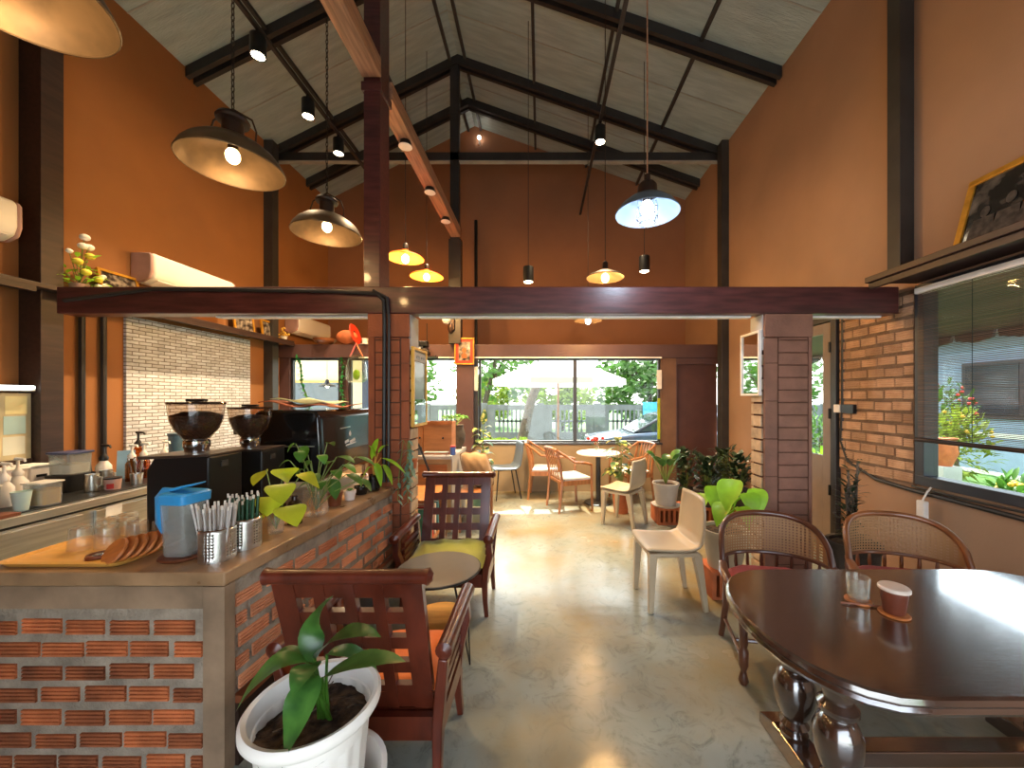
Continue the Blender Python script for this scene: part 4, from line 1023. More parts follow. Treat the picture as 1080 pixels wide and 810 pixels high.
for i in range(14):
    a = rr.uniform(0, 6.28); r = rr.uniform(.03, .12); p0 = V((r * math.cos(a), r * math.sin(a), .315)); b.tube([p0, p0 + V((rr.uniform(-.05, .05), rr.uniform(-.05, .05), rr.uniform(.005, .03)))], .002, 4)
obj('litter', b, M['bark'], t)['kind'] = 'stuff'
# ------------------------------------------------------------------ generic leafy plant pieces
def sprig(b, st, base, tip, w, droop=.3, fold=.22, r=.004):
    base, tip = V(base), V(tip); d = tip - base; m = base + d * .55 + V((0, 0, d.length * droop))
    q = base * .3025 + m * .495 + tip * .2025   # point at t=.45
    st.tube([base, base + (q - base) * .5 + V((0, 0, .01)), q], [r, r * .8, r * .6], 5)
    b.leaf(q, q + (tip - q) * .5 + V((0, 0, (tip - q).length * droop)), tip, w, fold, 8)
def rosette(t, base, n, reach, height, w, m, seed, droop=.3, a0=0, a1=2 * PI, r=.004, stem=None, dz=.35):
    rr = random.Random(seed); b = MB(); st = MB()
    for i in range(n):
        a = a0 + (a1 - a0) * (i + rr.uniform(-.3, .3)) / n; k = rr.uniform(.65, 1.1); h = height * rr.uniform(1 - dz, 1.1)
        sprig(b, st, base, V(base) + V((math.cos(a) * reach * k, math.sin(a) * reach * k, h)), w * rr.uniform(.75, 1.15), droop, .2, r)
    obj('foliage', b, m, t, smooth=60); obj('stem', st, stem or M['stem'], t)
def pot(t, r0, r1, h, m, seg=28, rim=.01):
    obj('pot', MB().lathe([(0, 0), (r0, 0), (r1, h - .02), (r1 + rim, h - .02), (r1 + rim, h), (r1 - .012, h), (r1 - .02, h - .03), (0, h - .035)], seg=seg), m, t)
    obj('soil', MB().lathe([(0, h - .02), (r1 - .017, h - .025)], seg=seg), M['soil'], t)

# ------------------------------------------------------------------ the bar counter
t = thing('bar_counter', 'brick and cement bar counter with clay bricks showing in rough mortar', 'counter', (-1.7, 2.2, 0))
A, B_, D_, E_, F_, G_ = (-1.249, 1.5), (-1.141, 2.96), (-1.37, 2.96), (-1.37, 3.5), (-2.2, 3.5), (-2.27, 1.5)
def ins(p, d=.012):
    c = V((-1.75, 2.4)); q = V(p); v_ = (q - c); return (q.x - math.copysign(d, v_.x), q.y - math.copysign(d, v_.y))
fp = [A, B_, D_, E_, F_, G_]
obj('body', MB().prism([(x, y, 0) for x, y in [ins(p) for p in fp]], (0, 0, .76)), M['mortar'], t, True, smooth=0)
obj('top', MB().prism([(x, y, .755) for x, y in fp], (0, 0, .055)), M['ctop'], t, True, smooth=0, bev=.006)
u = (V(B_) - V(A)).normalized(); nrm = V((u.y, -u.x))
b = MB().prism([(A[0] - .085, A[1] - .001, 0), (A[0] - .085, A[1] + .05, 0), (A[0] - .03, A[1] + .05, 0), (A[0] + .001, A[1] + .05, 0), (A[0], A[1] - .001, 0)], (0, 0, .754))
obj('corner_post', b, M['cement'], t, True, smooth=0)
b = MB().box(G_[0] + .012, A[0] - .09, 1.5035, 1.52, .665, .754); obj('cement_band', b, M['cement'], t, True, smooth=0)
rb = random.Random(21)
b = MB(); brickface(b, (G_[0] + .02, 1.512, 0), (1, 0, 0), (0, -1, 0), .905, .02, .675, rb, .090, .155, .060, .02, .0)
obj('brickwork', b, M['brick'], t, True, smooth=0)
s0 = V((A[0], A[1], 0)) - V((nrm.x, nrm.y, 0)) * .011 + V((u.x, u.y, 0)) * .06
b = MB(); brickface(b, s0, (u.x, u.y, 0), (nrm.x, nrm.y, 0), 1.38, .295, .735, rb, .086, .15, .056, .03, .0)
obj('brickwork', b, M['brick3'], t, True, smooth=0)
def along(s, o, z): return V((A[0], A[1], 0)) + V((u.x, u.y, 0)) * s + V((nrm.x, nrm.y, 0)) * o + V((0, 0, z))
b = MB().prism([along(.05, -.01, 0), along(1.45, -.01, 0), along(1.45, .012, 0), along(.05, .012, 0)], (0, 0, .255)); obj('plinth', b, M['capbrown'], t, True, smooth=0)
b = MB().prism([along(.05, -.01, .255), along(1.45, -.01, .255), along(1.45, .028, .255), along(.05, .028, .255)], (0, 0, .03)); obj('wood_strip', b, M['coasterd'], t, True, smooth=0)
CT = .811
def ctr(px, py, z=CT): 
    Y = (H - z) * 400 / (py - 420); return V(((px - 570) / 400 * Y, Y, z))

# tray, glasses, coasters
t = thing('serving_tray', 'yellow wooden serving tray with glasses at the near end of the counter', 'tray', (-1.97, 1.70, CT))
def rrect(w, d, r, n_=5):
    pts = []
    for cx_, cy_, a0 in ((w - r, d - r, 0), (-w + r, d - r, PI / 2), (-w + r, -d + r, PI), (w - r, -d + r, 1.5 * PI)):
        for i in range(n_ + 1): a = a0 + PI / 2 * i / n_; pts.append((cx_ + r * math.cos(a), cy_ + r * math.sin(a)))
    return pts
b = MB(); o_ = rrect(.26, .165, .05); i_ = rrect(.245, .15, .045)
def loft(b, rings):
    vs_ = [[b._v(p) for p in r] for r in rings]
    b.bm.faces.new(vs_[0][::-1])
    for p, q in zip(vs_, vs_[1:]):
        for k in range(len(p)): b.bm.faces.new((p[k], p[(k + 1) % len(p)], q[(k + 1) % len(p)], q[k]))
    b.bm.faces.new(vs_[-1])
loft(b, [[(x, y, 0) for x, y in i_], [(x, y, .018) for x, y in o_], [(x, y, .02) for x, y in i_], [(x * .97, y * .97, .01) for x, y in i_]])
obj('body', b, M['traywood'], t, smooth=30)
k = 0
glab = ['upturned drinking glass on the yellow tray, frontmost beside the tray edge', 'upturned drinking glass second along the front of the yellow tray', 'upturned drinking glass in the middle of the yellow tray',
        'upturned drinking glass at the rear of the yellow tray', 'upturned drinking glass behind the wooden coaster row', 'upturned drinking glass nearest the black grinder', 'upturned drinking glass beside the brass bowl']
for (x, y), lb in zip(((-2.06, 1.70), (-1.965, 1.72), (-1.88, 1.77), (-1.98, 1.82), (-1.79, 1.80), (-2.08, 1.82), (-2.10, 1.93)), glab):
    z = CT + .0105 if y < 1.85 else CT
    g = thing('drinking_glass', lb, 'glass', (x, y, z), 0, 'upturned glasses by the tray')
    obj('body', MB().lathe([(.041, 0), (.043, .004), (.037, .1), (.03, .105), (0, .105), (0, .096), (.033, .094), (.039, .004)], seg=24), M['cup'], g)
t = thing('brass_bowl', 'small brass bowl at the back of the counter behind the glasses', 'bowl', (-1.90, 2.0 - .0, CT))
t.location = (-2.02, 2.03, CT); obj('body', MB().lathe([(0, 0), (.03, 0), (.045, .03), (.06, .06), (.057, .06), (.04, .03), (0, .008)], seg=24), mat('brass', (190, 150, 70), .25, metal=.9), t)
for (x, y), lb in zip(((-1.885, 1.625), (-1.80, 1.64)), ('round dark wooden coaster lying flat on the tray, left one', 'round dark wooden coaster lying flat on the tray, right one')):
    g = thing('wood_coaster', lb, 'coaster', (x, y, CT + .0105), 0, 'flat coasters on the tray')
    obj('disc', MB().lathe([(0, 0), (.042, 0), (.046, .006), (.042, .014), (.034, .014), (.03, .009), (0, .009)], seg=28), M['coasterd'], g); obj('inlay', MB().lathe([(.029, .0095), (0, .012)], seg=24), M['chrome'], g)
tags = ['frontmost of five', 'second of five', 'third of five', 'fourth of five', 'rearmost of five']
for i in range(5):
    g = thing('wood_disc_coaster', 'orange-brown round wooden coaster leaning in a row beside the jug, ' + tags[i], 'coaster', (-1.765 + i * .015, 1.575 + i * .026, CT + .001), 0, 'leaning coaster row')
    Q = Matrix.Translation((0, 0, .052)) @ Rz(-.35) @ Rx(.95)
    obj('disc', MB().lathe([(0, -.006), (.05, -.006), (.055, 0), (.052, .008), (.045, .005), (0, .004)], seg=32, M=Q), M['coaster'], g)
# jug
jx, jy = -1.555, 1.66
t = tag(obj('jug_coaster', MB().lathe([(0, 0), (.085, 0), (.09, .006), (.085, .012), (0, .012)], (jx, jy, CT), 32), M['coasterd']), 'dark round wooden board under the blue-lidded jug', 'coaster')
t = thing('water_jug', 'clear plastic water jug with sky-blue lid and handle', 'jug', (jx, jy, CT + .0125), -.12)
b = MB(); loft(b, [[(x, y, z) for x, y in rrect(w_, d_, .02)] for w_, d_, z in ((.05, .05, 0), (.054, .054, .01), (.062, .062, .235), (.058, .058, .235), (.05, .05, .014), (.02, .02, .012))]); obj('body', b, M['clear'], t, smooth=30)
b = MB(); loft(b, [[(x, y, z) for x, y in rrect(w_, d_, .018)] for w_, d_, z in ((.046, .046, .016), (.052, .052, .15))]); obj('water', b, glass('tinted_water', (226, 218, 214), .03, .2, .02, .12, (190, 170, 160)), t, smooth=30)
b = MB(); loft(b, [[(x, y, z) for x, y in rrect(w_, d_, .02)] for w_, d_, z in ((.066, .066, .225), (.068, .068, .262), (.06, .06, .27))]); obj('lid', b, M['bluelid'], t, smooth=30)
obj('spout_flap', MB().prism([(-.05, -.025, .27), (.075, -.025, .305), (.078, -.025, .312), (-.05, -.025, .285)], (0, .05, 0)), M['bluelid'], t, bev=.006)
obj('handle', MB().tube([(-.055, 0, .25), (-.1, 0, .252), (-.118, 0, .235), (-.118, 0, .13), (-.105, 0, .1), (-.072, 0, .11)], [.03, .03, .028, .026, .022, .018], 10, flat=(.6, 1.1)), M['bluelid'], t)
# straw canisters
def canister(loc, label):
    t = thing('straw_canister', label, 'canister', loc)
    b = MB(); seg, r, h = 64, .064, .135; zs = [0, .004] + [.02 + .0065 * i for i in range(16)] + [h]
    def ring(z): return [b._v((r * math.cos(2 * PI * k / seg), r * math.sin(2 * PI * k / seg), z)) for k in range(seg)]
    rs = [ring(z) for z in zs]; b.bm.faces.new(rs[0][::-1])
    for i, (p, q) in enumerate(zip(rs, rs[1:])):
        for k in range(seg):
            if 2 <= i <= 16 and i % 2 == 0 and k % 2 == 0 and (k // 6) % 2 == 0: continue
            b.bm.faces.new((p[k], p[(k + 1) % seg], q[(k + 1) % seg], q[k]))
    obj('body', b, M['steel'], t, smooth=60, solid=.0015)
    obj('rim', MB().tube([(r * math.cos(2 * PI * k / 32), r * math.sin(2 * PI * k / 32), h) for k in range(32)], .0025, 6, True), M['chrome'], t)
    return t
c1, c2 = V((-1.392, 1.635, CT)), V((-1.378, 1.768, CT))
canister(c1, 'perforated steel canister of clear straws at the counter corner'); canister(c2, 'perforated steel canister of green straws behind the first one')
def straws(c, n_, m, lab, grp, seed, h, tipm, lean):
    rr = random.Random(seed)
    for i in range(n_):
        a = i * 2.39996; r = .05 * math.sqrt((i + .5) / n_)
        p = c + V((r * math.cos(a), r * math.sin(a), .004)); q = p + V((math.cos(a) * r * lean + rr.uniform(-.012, .0) * lean, math.sin(a) * r * lean * .35, h * rr.uniform(.9, 1.05)))
        s = thing('drinking_straw', lab, 'straw', p, 0, grp)
        obj('tube', MB().cyl((0, 0, 0), (q - p) * .93, .0042, seg=7), m, s); obj('wrapper_end', MB().cyl((q - p) * .93, q - p, .0046, .004, seg=7), tipm, s)
straws(c1, 27, M['straww'], 'paper-tipped clear straw standing in the front steel canister', 'clear straws in the front canister', 1, .235, M['paperw'], .9)
straws(c2, 27, M['strawg'], 'white-tipped green straw standing in the rear steel canister', 'green straws in the rear canister', 2, .235, M['paperw'], .35)
# plants and bottles along the counter edge
p = ctr(291, 562)
t = thing('glass_plant', 'lime-yellow heart-leaved cutting in a small clear glass on the counter', 'potted plant', p)
obj('vase', MB().lathe([(0, 0), (.032, 0), (.036, .01), (.038, .09), (.035, .09), (.033, .012), (0, .012)], seg=24), M['cup'], t)
b = MB(); st = MB()
for px_, py_, w_, dY in ((281, 502, .08, .04), (300, 500, .09, .03), (318, 505, .08, .04), (288, 530, .1, -.04), (304, 540, .1, -.05), (282, 545, .075, .04), (296, 517, .09, -.06)):
    q = at(px_, py_, p.y + dY) - p; d = V((q.x * .6, q.y * .5 - .02, -.055)); s_ = q + V((0, 0, .03))
    st.tube([(0, 0, .02), (q.x * .3, q.y * .3, q.z * .6), s_], .0028, 5); b.leaf(s_, s_ + d * .4 + V((0, -.01, .012)), s_ + d * 1.5, w_ * 1.45, .15, 8, peak=.36)
obj('foliage', b, M['leafy'], t, smooth=60); obj('stem', st, M['stem'], t)
p = ctr(311, 552)
t = thing('brown_bottle', 'dark brown bottle with white square label behind the lime plant', 'bottle', p)
obj('body', MB().lathe([(0, 0), (.036, 0), (.037, .004), (.037, .105), (.03, .12), (.016, .13), (.016, .15), (0, .15)], seg=24), M['brownglass'], t)
obj('label', MB().grid(lambda i, j: V((.0378 * math.cos(-1.6 + i * 1.3), .0378 * math.sin(-1.6 + i * 1.3), .03 + j * .045)), 8, 1), M['paperw'], t)
p = ctr(333, 543)
t = thing('vase_plant', 'green leafy cutting in a square glass vase beside the espresso machine', 'potted plant', p)
b = MB(); loft(b, [[(x, y, z) for x, y in rrect(w_, w_, .006)] for w_, z in ((.05, 0), (.05, .15), (.046, .15), (.046, .01), (.02, .009))]); obj('vase', b, M['cup'], t, smooth=30)
b = MB(); st = MB()
for px_, py_, w_, dx, dz in ((312, 468, .06, -.03, -.05), (322, 470, .07, .0, -.1), (345, 468, .05, .06, -.01), (355, 482, .06, .12, -.03), (375, 482, .045, .13, -.05), (330, 500, .06, .05, -.05), (306, 486, .06, -.05, -.04), (366, 500, .07, .1, -.06), (350, 505, .08, .04, -.12), (380, 505, .05, .08, -.07), (320, 495, .055, -.03, -.04), (345, 490, .055, .06, .02), (316, 476, .06, .02, -.06), (328, 486, .065, -.02, -.05), (338, 480, .06, .04, -.05), (352, 496, .07, .05, -.05), (362, 490, .06, .09, -.05), (336, 508, .07, .03, -.04), (326, 510, .055, -.05, -.03)):
    q = at(px_, py_, p.y + random.Random(px_).uniform(-.08, .05)) - p
    st.tube([(0, 0, .03), (q.x * .4, q.y * .4, q.z * .65), q], .003, 5); e = q + V((dx, -.03, dz)); b.leaf(q, (q + e) / 2 + V((0, 0, .025)), e + V((0, 0, -.0)), w_, .2, 8)
obj('foliage', b, M['leaf'], t, smooth=60); obj('stem', st, M['stem'], t)
b = MB(); rr = random.Random(5)
for i in range(16): b.tube([(rr.uniform(-.03, .03), rr.uniform(-.03, .03), .015), (rr.uniform(-.04, .04), rr.uniform(-.04, .04), .08), (rr.uniform(-.02, .02), rr.uniform(-.02, .02), .14)], .0018, 4)
obj('roots', b, M['traywood'], t)['kind'] = 'stuff'
def smallpot(px_, py_, r, h, m, label, leafm, n_, reach, hh, w_, seed, droop=.3):
    p = ctr(px_, py_); t = thing('succulent_pot', label, 'potted plant', p); pot(t, r * .8, r, h, m, 24, .003)
    rosette(t, (0, 0, h - .02), n_, reach, hh, w_, leafm, seed, droop, r=.002)
smallpot(353, 533, .045, .085, M['coasterd'], 'brown pot with tiny orange succulents, nearest of the small counter pots', mat('orange_succulent', (170, 104, 60), .5, isl=.3), 12, .04, .05, .02, 1)
smallpot(369, 527, .036, .065, M['whiteframe'], 'small pinkish-white pot on the counter with a green ball succulent', M['leaf'], 9, .025, .03, .022, 2)
smallpot(381, 521, .045, .06, M['gloss'], 'low dark bowl with a spiky seedling near the counter end', M['leaf'], 7, .03, .07, .012, 3)
p = ctr(398, 519); p = V((-1.245, 2.83, CT))
t = thing('vine_plant', 'trailing green vine in a dark glass at the far end of the counter', 'potted plant', p)
obj('vase', MB().lathe([(0, 0), (.04, 0), (.045, .02), (.035, .1), (.038, .12), (.03, .12), (0, .09)], seg=24), M['gloss'], t)
b = MB(); st = MB()
for px_, py_, ex, ey, w_ in ((392, 485, 399, 462, .05), (396, 482, 388, 470, .04), (402, 483, 428, 500, .05), (396, 488, 402, 514, .06), (404, 490, 414, 512, .05), (392, 492, 382, 506, .03), (399, 478, 410, 470, .04)):
    q, e = at(px_, py_, p.y - .04) - p, at(ex, ey, p.y - .09) - p; st.tube([(0, 0, .09), (q.x * .5, q.y * .5, .06 + q.z * .6), q], .004, 5); b.leaf(q, (q + e) / 2 + V((.0, 0, .045)), e, w_, .2, 9)
obj('foliage', b, M['leafl'], t, smooth=60); obj('stem', st, M['traywood'], t)
t = thing('hanging_vine', 'silvery blue-green trailing plant hanging on the side of the left pillar', 'plant', (-.99, 2.93, .98))
obj('pot', MB().lathe([(0, -.02), (.03, -.02), (.04, .05), (0, .05)], seg=16), M['terra'], t)
b = MB(); st = MB(); rr = random.Random(9)
for i in range(6):
    x = rr.uniform(-.09, .06); z1 = rr.uniform(-.28, .0); y = rr.uniform(-.07, -.02)
    pts = [V((0, 0, .05)), V((x * .6, y, .16 + rr.uniform(-.05, .05))), V((x, y, (z1 + .1) / 2)), V((x * 1.1, y, z1))]; st.tube(pts, .003, 5)
    for k in range(9):
        tt = k / 8; q = pts[1].lerp(pts[2], tt * 2) if tt < .5 else pts[2].lerp(pts[3], tt * 2 - 1); a = rr.uniform(0, 6.28)
        d = V((math.cos(a) * .045, -abs(math.sin(a)) * .03, -.04)); b.leaf(q, q + d * .5 + V((0, 0, .01)), q + d, .026, .2, 5)
obj('foliage', b, M['leafb'], t, smooth=60); obj('stem', st, M['stem'], t)

# ------------------------------------------------------------------ grinders and espresso machine
def grinder(loc, k, label):
    t = thing('coffee_grinder', label, 'coffee grinder', loc)
    s = lambda *a: tuple(v_ * k for v_ in a)
    b = MB().prism([s(-.16, -.1, .0), s(.15, -.1, .0), s(.15, -.1, .40), s(-.12, -.1, .40), s(-.16, -.1, .33)], (0, .21 * k, 0)); obj('body', b, M['black'], t, smooth=0, bev=.008)
    b = MB().prism([s(-.2, -.105, .385), s(.155, -.105, .402), s(.155, -.105, .412), s(-.2, -.105, .4)], (0, .22 * k, 0)); obj('top_plate', b, mat('brown_top_plate', (64, 50, 42), .35), t, smooth=0, bev=.003)
    obj('base', MB().cbox(s(0, 0, -.0), s(.3, .2, .0001)) if False else MB().box(-.165 * k, .155 * k, -.105 * k, .115 * k, 0, .02 * k), M['gloss'], t, smooth=0)
    obj('collar', MB().lathe([(.05 * k, .412 * k), (.05 * k, .43 * k), (.056 * k, .44 * k), (.056 * k, .468 * k), (.048 * k, .475 * k), (0, .475 * k)], seg=28), M['chrome'], t)
    obj('hopper', MB().lathe([s(.05, .475)[:2], s(.062, .49)[:2], s(.09, .53)[:2], s(.107, .575)[:2], s(.113, .63)[:2], s(.116, .66)[:2]], seg=36), glass('hopper_plastic', (226, 214, 204), .06, .6), t)
    obj('beans', MB().lathe([(0, .478 * k), (.045 * k, .478 * k), (.085 * k, .528 * k), (.102 * k, .575 * k), (.107 * k, .6 * k), (.06 * k, .618 * k), (0, .622 * k)], seg=32), M['beans'], t)
    lid = obj('lid', MB().lathe([(.118 * k, .658 * k), (.12 * k, .664 * k), (.116 * k, .67 * k), (0, .672 * k)], seg=36), M['brownglass'], t)
    obj('grip', MB().box(-.05 * k, .05 * k, -.012 * k, .012 * k, .672 * k, .685 * k), M['black'], lid, smooth=0, bev=.003)
    obj('switch', MB().box(.151 * k, .156 * k, -.03, .01, .34 * k, .37 * k), M['steel_grey'], t, smooth=0)
    return t
grinder((-1.785, 1.97, CT), 1.0, 'black coffee grinder with bean-filled glass hopper, nearer one behind the jug')
grinder((-1.775, 2.32, CT), .95, 'black coffee grinder with half-filled hopper, second one beside the espresso machine')
t = thing('espresso_machine', 'large black espresso machine with glossy back panel on the counter', 'espresso machine', (-1.73, 2.98, CT))
x0, x1, y0, y1 = -.235, .235, -.42, .40
b = MB(); pr = [(x0, .13), (x0 + .02, .12), (x1 - .02, .12), (x1, .14), (x1 + .012, .3), (x1, .56), (x1 - .03, .605), (x0 + .06, .605), (x0, .56)]
b.prism([(x, y0, z) for x, z in pr], (0, y1 - y0, 0)); obj('body', b, M['gloss'], t, bev=.02)
b = MB().prism([(x1 + .0135, y0 + .03, .16), (x1 + .0185, y0 + .03, .3), (x1 + .0075, y0 + .03, .55), (x1 + .002, y0 + .03, .55), (x1 + .006, y0 + .03, .16)], (0, .74, 0)); bp = obj('back_panel', b, M['panel'], t, smooth=0)
for i, (x, y) in enumerate(((x0 + .05, y0 + .06), (x1 - .05, y0 + .06), (x0 + .05, y1 - .06), (x1 - .05, y1 - .06))): obj('foot', MB().lathe([(0, 0), (.03, 0), (.03, .02), (.018, .03), (.018, .121), (0, .121)], (x, y, 0), 16), M['chrome'], t)
obj('drip_tray', MB().box(x0 - .12, x0 + .02, y0 + .06, y1 - .06, .1, .15), M['steel'], t, smooth=0, bev=.005)
obj('trim_line', MB().box(x0 + .03, x1 - .03, y0 - .004, y0 + .001, .36, .368), M['steel'], t, smooth=0)
for y in (-.18, .12): 
    g = obj('group_head', MB().lathe([(0, .3), (.04, .3), (.045, .38), (0, .4)], (x0 - .06, y, 0), 20), M['chrome'], t); obj('portafilter', MB().tube([(x0 - .06, y, .29), (x0 - .18, y, .285), (x0 - .24, y, .28)], [.03, .014, .018], 10), M['black'], g)
obj('steam_knob', MB().cyl((x0 - .03, y0 + .02, .47), (x0 - .08, y0 - .03, .47), .025), M['black'], t)
# pale emblem on the back panel: drop above two strokes
b = MB(); ex = x1 + .0125
def pp(y, z): return (x1 + .0185 - (z - .3) * .044 + .0005, y, z)
for poly in ([(-.03, .44), (-.012, .415), (-.018, .40), (-.03, .395), (-.042, .40), (-.048, .415)], [(-.11, .365), (-.06, .375), (-.05, .355), (-.11, .345)], [(-.04, .36), (.04, .375), (.05, .355), (-.035, .34)], [(-.1, .335), (.05, .345), (.05, .335), (-.1, .325)]):
    b.prism([pp(y, z) for y, z in poly], (.0015, 0, 0))
obj('emblem', b, M['whiteframe'], bp, smooth=0)
obj('emblem', MB().prism([pp(y, z) for y, z in [(-.17, .468), (-.02, .472), (-.02, .464), (-.17, .46)]], (.0015, 0, 0)), M['steel'], bp, smooth=0)
t = thing('folded_towel', 'rust-brown wavy-edged cloth lying on top of the espresso machine', 'cloth', (-1.73, 2.9, CT + .607))
b = MB().grid(lambda i, j: V((-.19 + .4 * i + .015 * math.sin(j * 14), -.32 + .62 * j, .012 + .012 * (1 + math.sin(i * 8 + j * 6)) + .03 * (1 - i) * (j < .5))), 18, 24); obj('cloth', b, mat('rust_cloth', (150, 78, 44), .8, var=.2), t, solid=.006)
b = MB().grid(lambda i, j: V((-.16 + .3 * i, -.25 + .5 * j, .045 + .008 * math.sin(i * 6 + j * 9) + .03 * (1 - i))), 12, 14); obj('pale_cloth', b, mat('pale_green_cloth', (150, 158, 124), .8), t, solid=.005)

# ------------------------------------------------------------------ steel work counter on the left
WZ = .76; wx = -3.27
t = thing('work_counter', 'stainless steel work counter running along the left wall', 'counter', (-3.7, 3.0, 0))
b = MB().box(XL + .005, wx, .9, 4.6, WZ - .055, WZ); obj('top', b, M['steel'], t, True, smooth=0, bev=.004)
obj('body', MB().box(XL + .02, wx - .03, .92, 4.58, .1, WZ - .056), M['steel'], t, True, smooth=0)
for i, (a, c) in enumerate(((.95, 1.85), (1.9, 2.72), (2.80, 3.55), (3.6, 4.55))): 
    f = obj('door', MB().box(wx - .029, wx - .008, a, c, .14, WZ - .09), M['steel'], t, True, smooth=0, bev=.003); 
obj('edge_line', MB().box(wx - .03, wx - .002, .92, 4.58, WZ - .07, WZ - .056), M['black'], t, True, smooth=0)
for y in (1, 4.5): obj('leg', MB().cyl((wx - .1, y, 0), (wx - .1, y, .1), .025), M['steel'], t, True)
tag(obj('rubber_mat', MB().box(-4.1, wx - .06, 2.42, 3.9, WZ + .001, WZ + .008), M['black'], smooth=0), 'black rubber mat covering the steel work counter', 'mat')
tag(obj('cutting_board', MB().box(-3.62, wx - .015, 1.8, 2.40, WZ + .001, WZ + .022), M['coasterd'], smooth=0, bev=.003), 'reddish-brown wooden board on the near end of the steel counter', 'board')
tag(obj('paper_note', MB().box(wx - .0075, wx - .0065, 2.86, 2.97, .60, .68), M['paperw'], smooth=0), 'small white paper notice stuck on the steel counter front', 'notice')
KZ = WZ + .0085
def kt(x, y, nm, lab, cat, rz=0): return thing(nm, lab, cat, (x, y, KZ), rz)
def boxtub(t, w_, d_, h, m, name='body', z=0, wall=True):
    b = MB()
    rings = [(w_ * .94, d_ * .94, z), (w_, d_, z + h)] + ([(w_ * .95, d_ * .95, z + h), (w_ * .9, d_ * .9, z + .006), (.01, .01, z + .005)] if wall else [])
    loft(b, [[(x, y, zz) for x, y in rrect(a / 2, c / 2, min(a, c) * .14)] for a, c, zz in rings]); return obj(name, b, m, t, smooth=30)
def pump(t, x, y, z, m, s=1., name='pump'):
    o = obj(name, MB().lathe([(0, z), (.022 * s, z), (.024 * s, z + .02 * s), (.012 * s, z + .04 * s), (.007 * s, z + .05 * s), (.007 * s, z + .1 * s), (0, z + .1 * s)], (x, y, 0), 16), m, t)
    obj('nozzle', MB().tube([(x - .012 * s, y, z + .1 * s), (x + .05 * s, y - .01, z + .1 * s), (x + .058 * s, y - .012, z + .085 * s)], [.01 * s, .007 * s, .005 * s], 8), m, o)
def pump_bottle(x, y, lab, m, pm, r=.04, h=.16, s=1.):
    t = kt(x, y, 'pump_bottle', lab, 'bottle'); obj('body', MB().lathe([(0, 0), (r, 0), (r * 1.03, .01), (r, h * .75), (r * .5, h * .97), (r * .45, h), (0, h)], seg=22), m, t); pump(t, 0, 0, h, pm, s)
    return t
syr = glass('amber_syrup', (206, 140, 70), .08, .4)
t = kt(-3.41, 2.60, 'syrup_tub', 'clear tub of yellow powder, front of the work counter', 'tub'); boxtub(t, .13, .13, .15, M['clear']); boxtub(t, .12, .12, .10, mat('yellow_powder', (216, 168, 72), .8), 'filling', .008, False); obj('lid', MB().box(-.068, .068, -.068, .068, .151, .162), M['white'], t, smooth=0, bev=.004)
t = kt(-3.54, 2.40, 'syrup_tub', 'clear tub with white pump at the near end of the work counter', 'tub'); boxtub(t, .11, .11, .16, M['clear']); boxtub(t, .1, .1, .06, mat('pale_syrup', (206, 176, 150), .4), 'filling', .008, False); obj('lid', MB().box(-.056, .056, -.056, .056, .161, .172), M['white'], t, smooth=0); pump(t, 0, 0, .172, M['white'], 1.2)
pump_bottle(-3.62, 2.56, 'white pump bottle between the two clear tubs', M['white'], M['white'], .045, .17, 1.2)
pump_bottle(-3.72, 2.70, 'white pump bottle behind the yellow powder tub', M['white'], M['white'], .05, .18, 1.2)
t = kt(-3.38, 2.47 - .0, 'foam_cup', 'pale mint tumbler cut off at the left picture edge', 'cup'); obj('body', MB().lathe([(0, 0), (.03, 0), (.045, .12), (.047, .125), (.042, .125), (.028, .01), (0, .01)], seg=24), mat('mint_plastic', (190, 214, 204), .4), t)
t = kt(-3.86, 2.62, 'sauce_bottle', 'red sauce bottle at the left picture edge', 'bottle'); obj('body', MB().lathe([(0, 0), (.035, 0), (.036, .14), (.015, .18), (0, .18)], seg=20), M['redpad'], t); obj('cap', MB().lathe([(.016, .18), (.014, .22), (0, .225)], seg=14), M['white'], t)
for i, (x, y) in enumerate(((-3.93, 2.78), (-3.98, 2.96))):
    t = kt(x, y, 'storage_box', ('white lidded carton behind the pump bottles, nearer one', 'white lidded carton beside the blue-lidded container')[i], 'box'); boxtub(t, .17, .15, .2, M['whiteframe']); obj('lid', MB().box(-.09, .09, -.08, .08, .2, .215), M['white'], t, smooth=0, bev=.005); obj('slot', MB().box(.086, .092, -.03, .03, .12, .14), M['black'], t, smooth=0)
t = kt(-3.74, 3.02, 'knock_box', 'black square caddy in the middle of the mat', 'caddy'); boxtub(t, .2, .2, .13, M['black'])
t = kt(-3.74, 3.02, 'flour_container', 'clear container with navy lid and white scoop inside standing on the black caddy', 'container'); t.location.z = KZ + .131
boxtub(t, .17, .17, .16, M['clear']); boxtub(t, .155, .155, .07, M['paperw'], 'filling', .008, False); obj('lid', MB().box(-.09, .09, -.09, .09, .161, .178), mat('navy_lid', (44, 54, 92), .4), t, smooth=0, bev=.006); obj('scoop', MB().tube([(.03, -.05, .08), (-.05, -.06, .14)], [.012, .008], 8), M['white'], t)
for i, (x, y) in enumerate(((-3.52, 2.98), (-3.62, 3.16))):
    t = kt(x, y, 'steel_pitcher', ('tall steel milk pitcher in front of the black caddy', 'tall steel milk pitcher behind the pink tub')[i], 'pitcher'); obj('body', MB().lathe([(0, 0), (.04, 0), (.045, .02), (.038, .12), (.04, .135), (.037, .135), (.035, .12), (0, .02)], seg=24), M['steel'], t)
    obj('handle', MB().tube([(.038, 0, .12), (.075, 0, .11), (.075, 0, .05), (.042, 0, .03)], .006, 8), M['steel'], t)
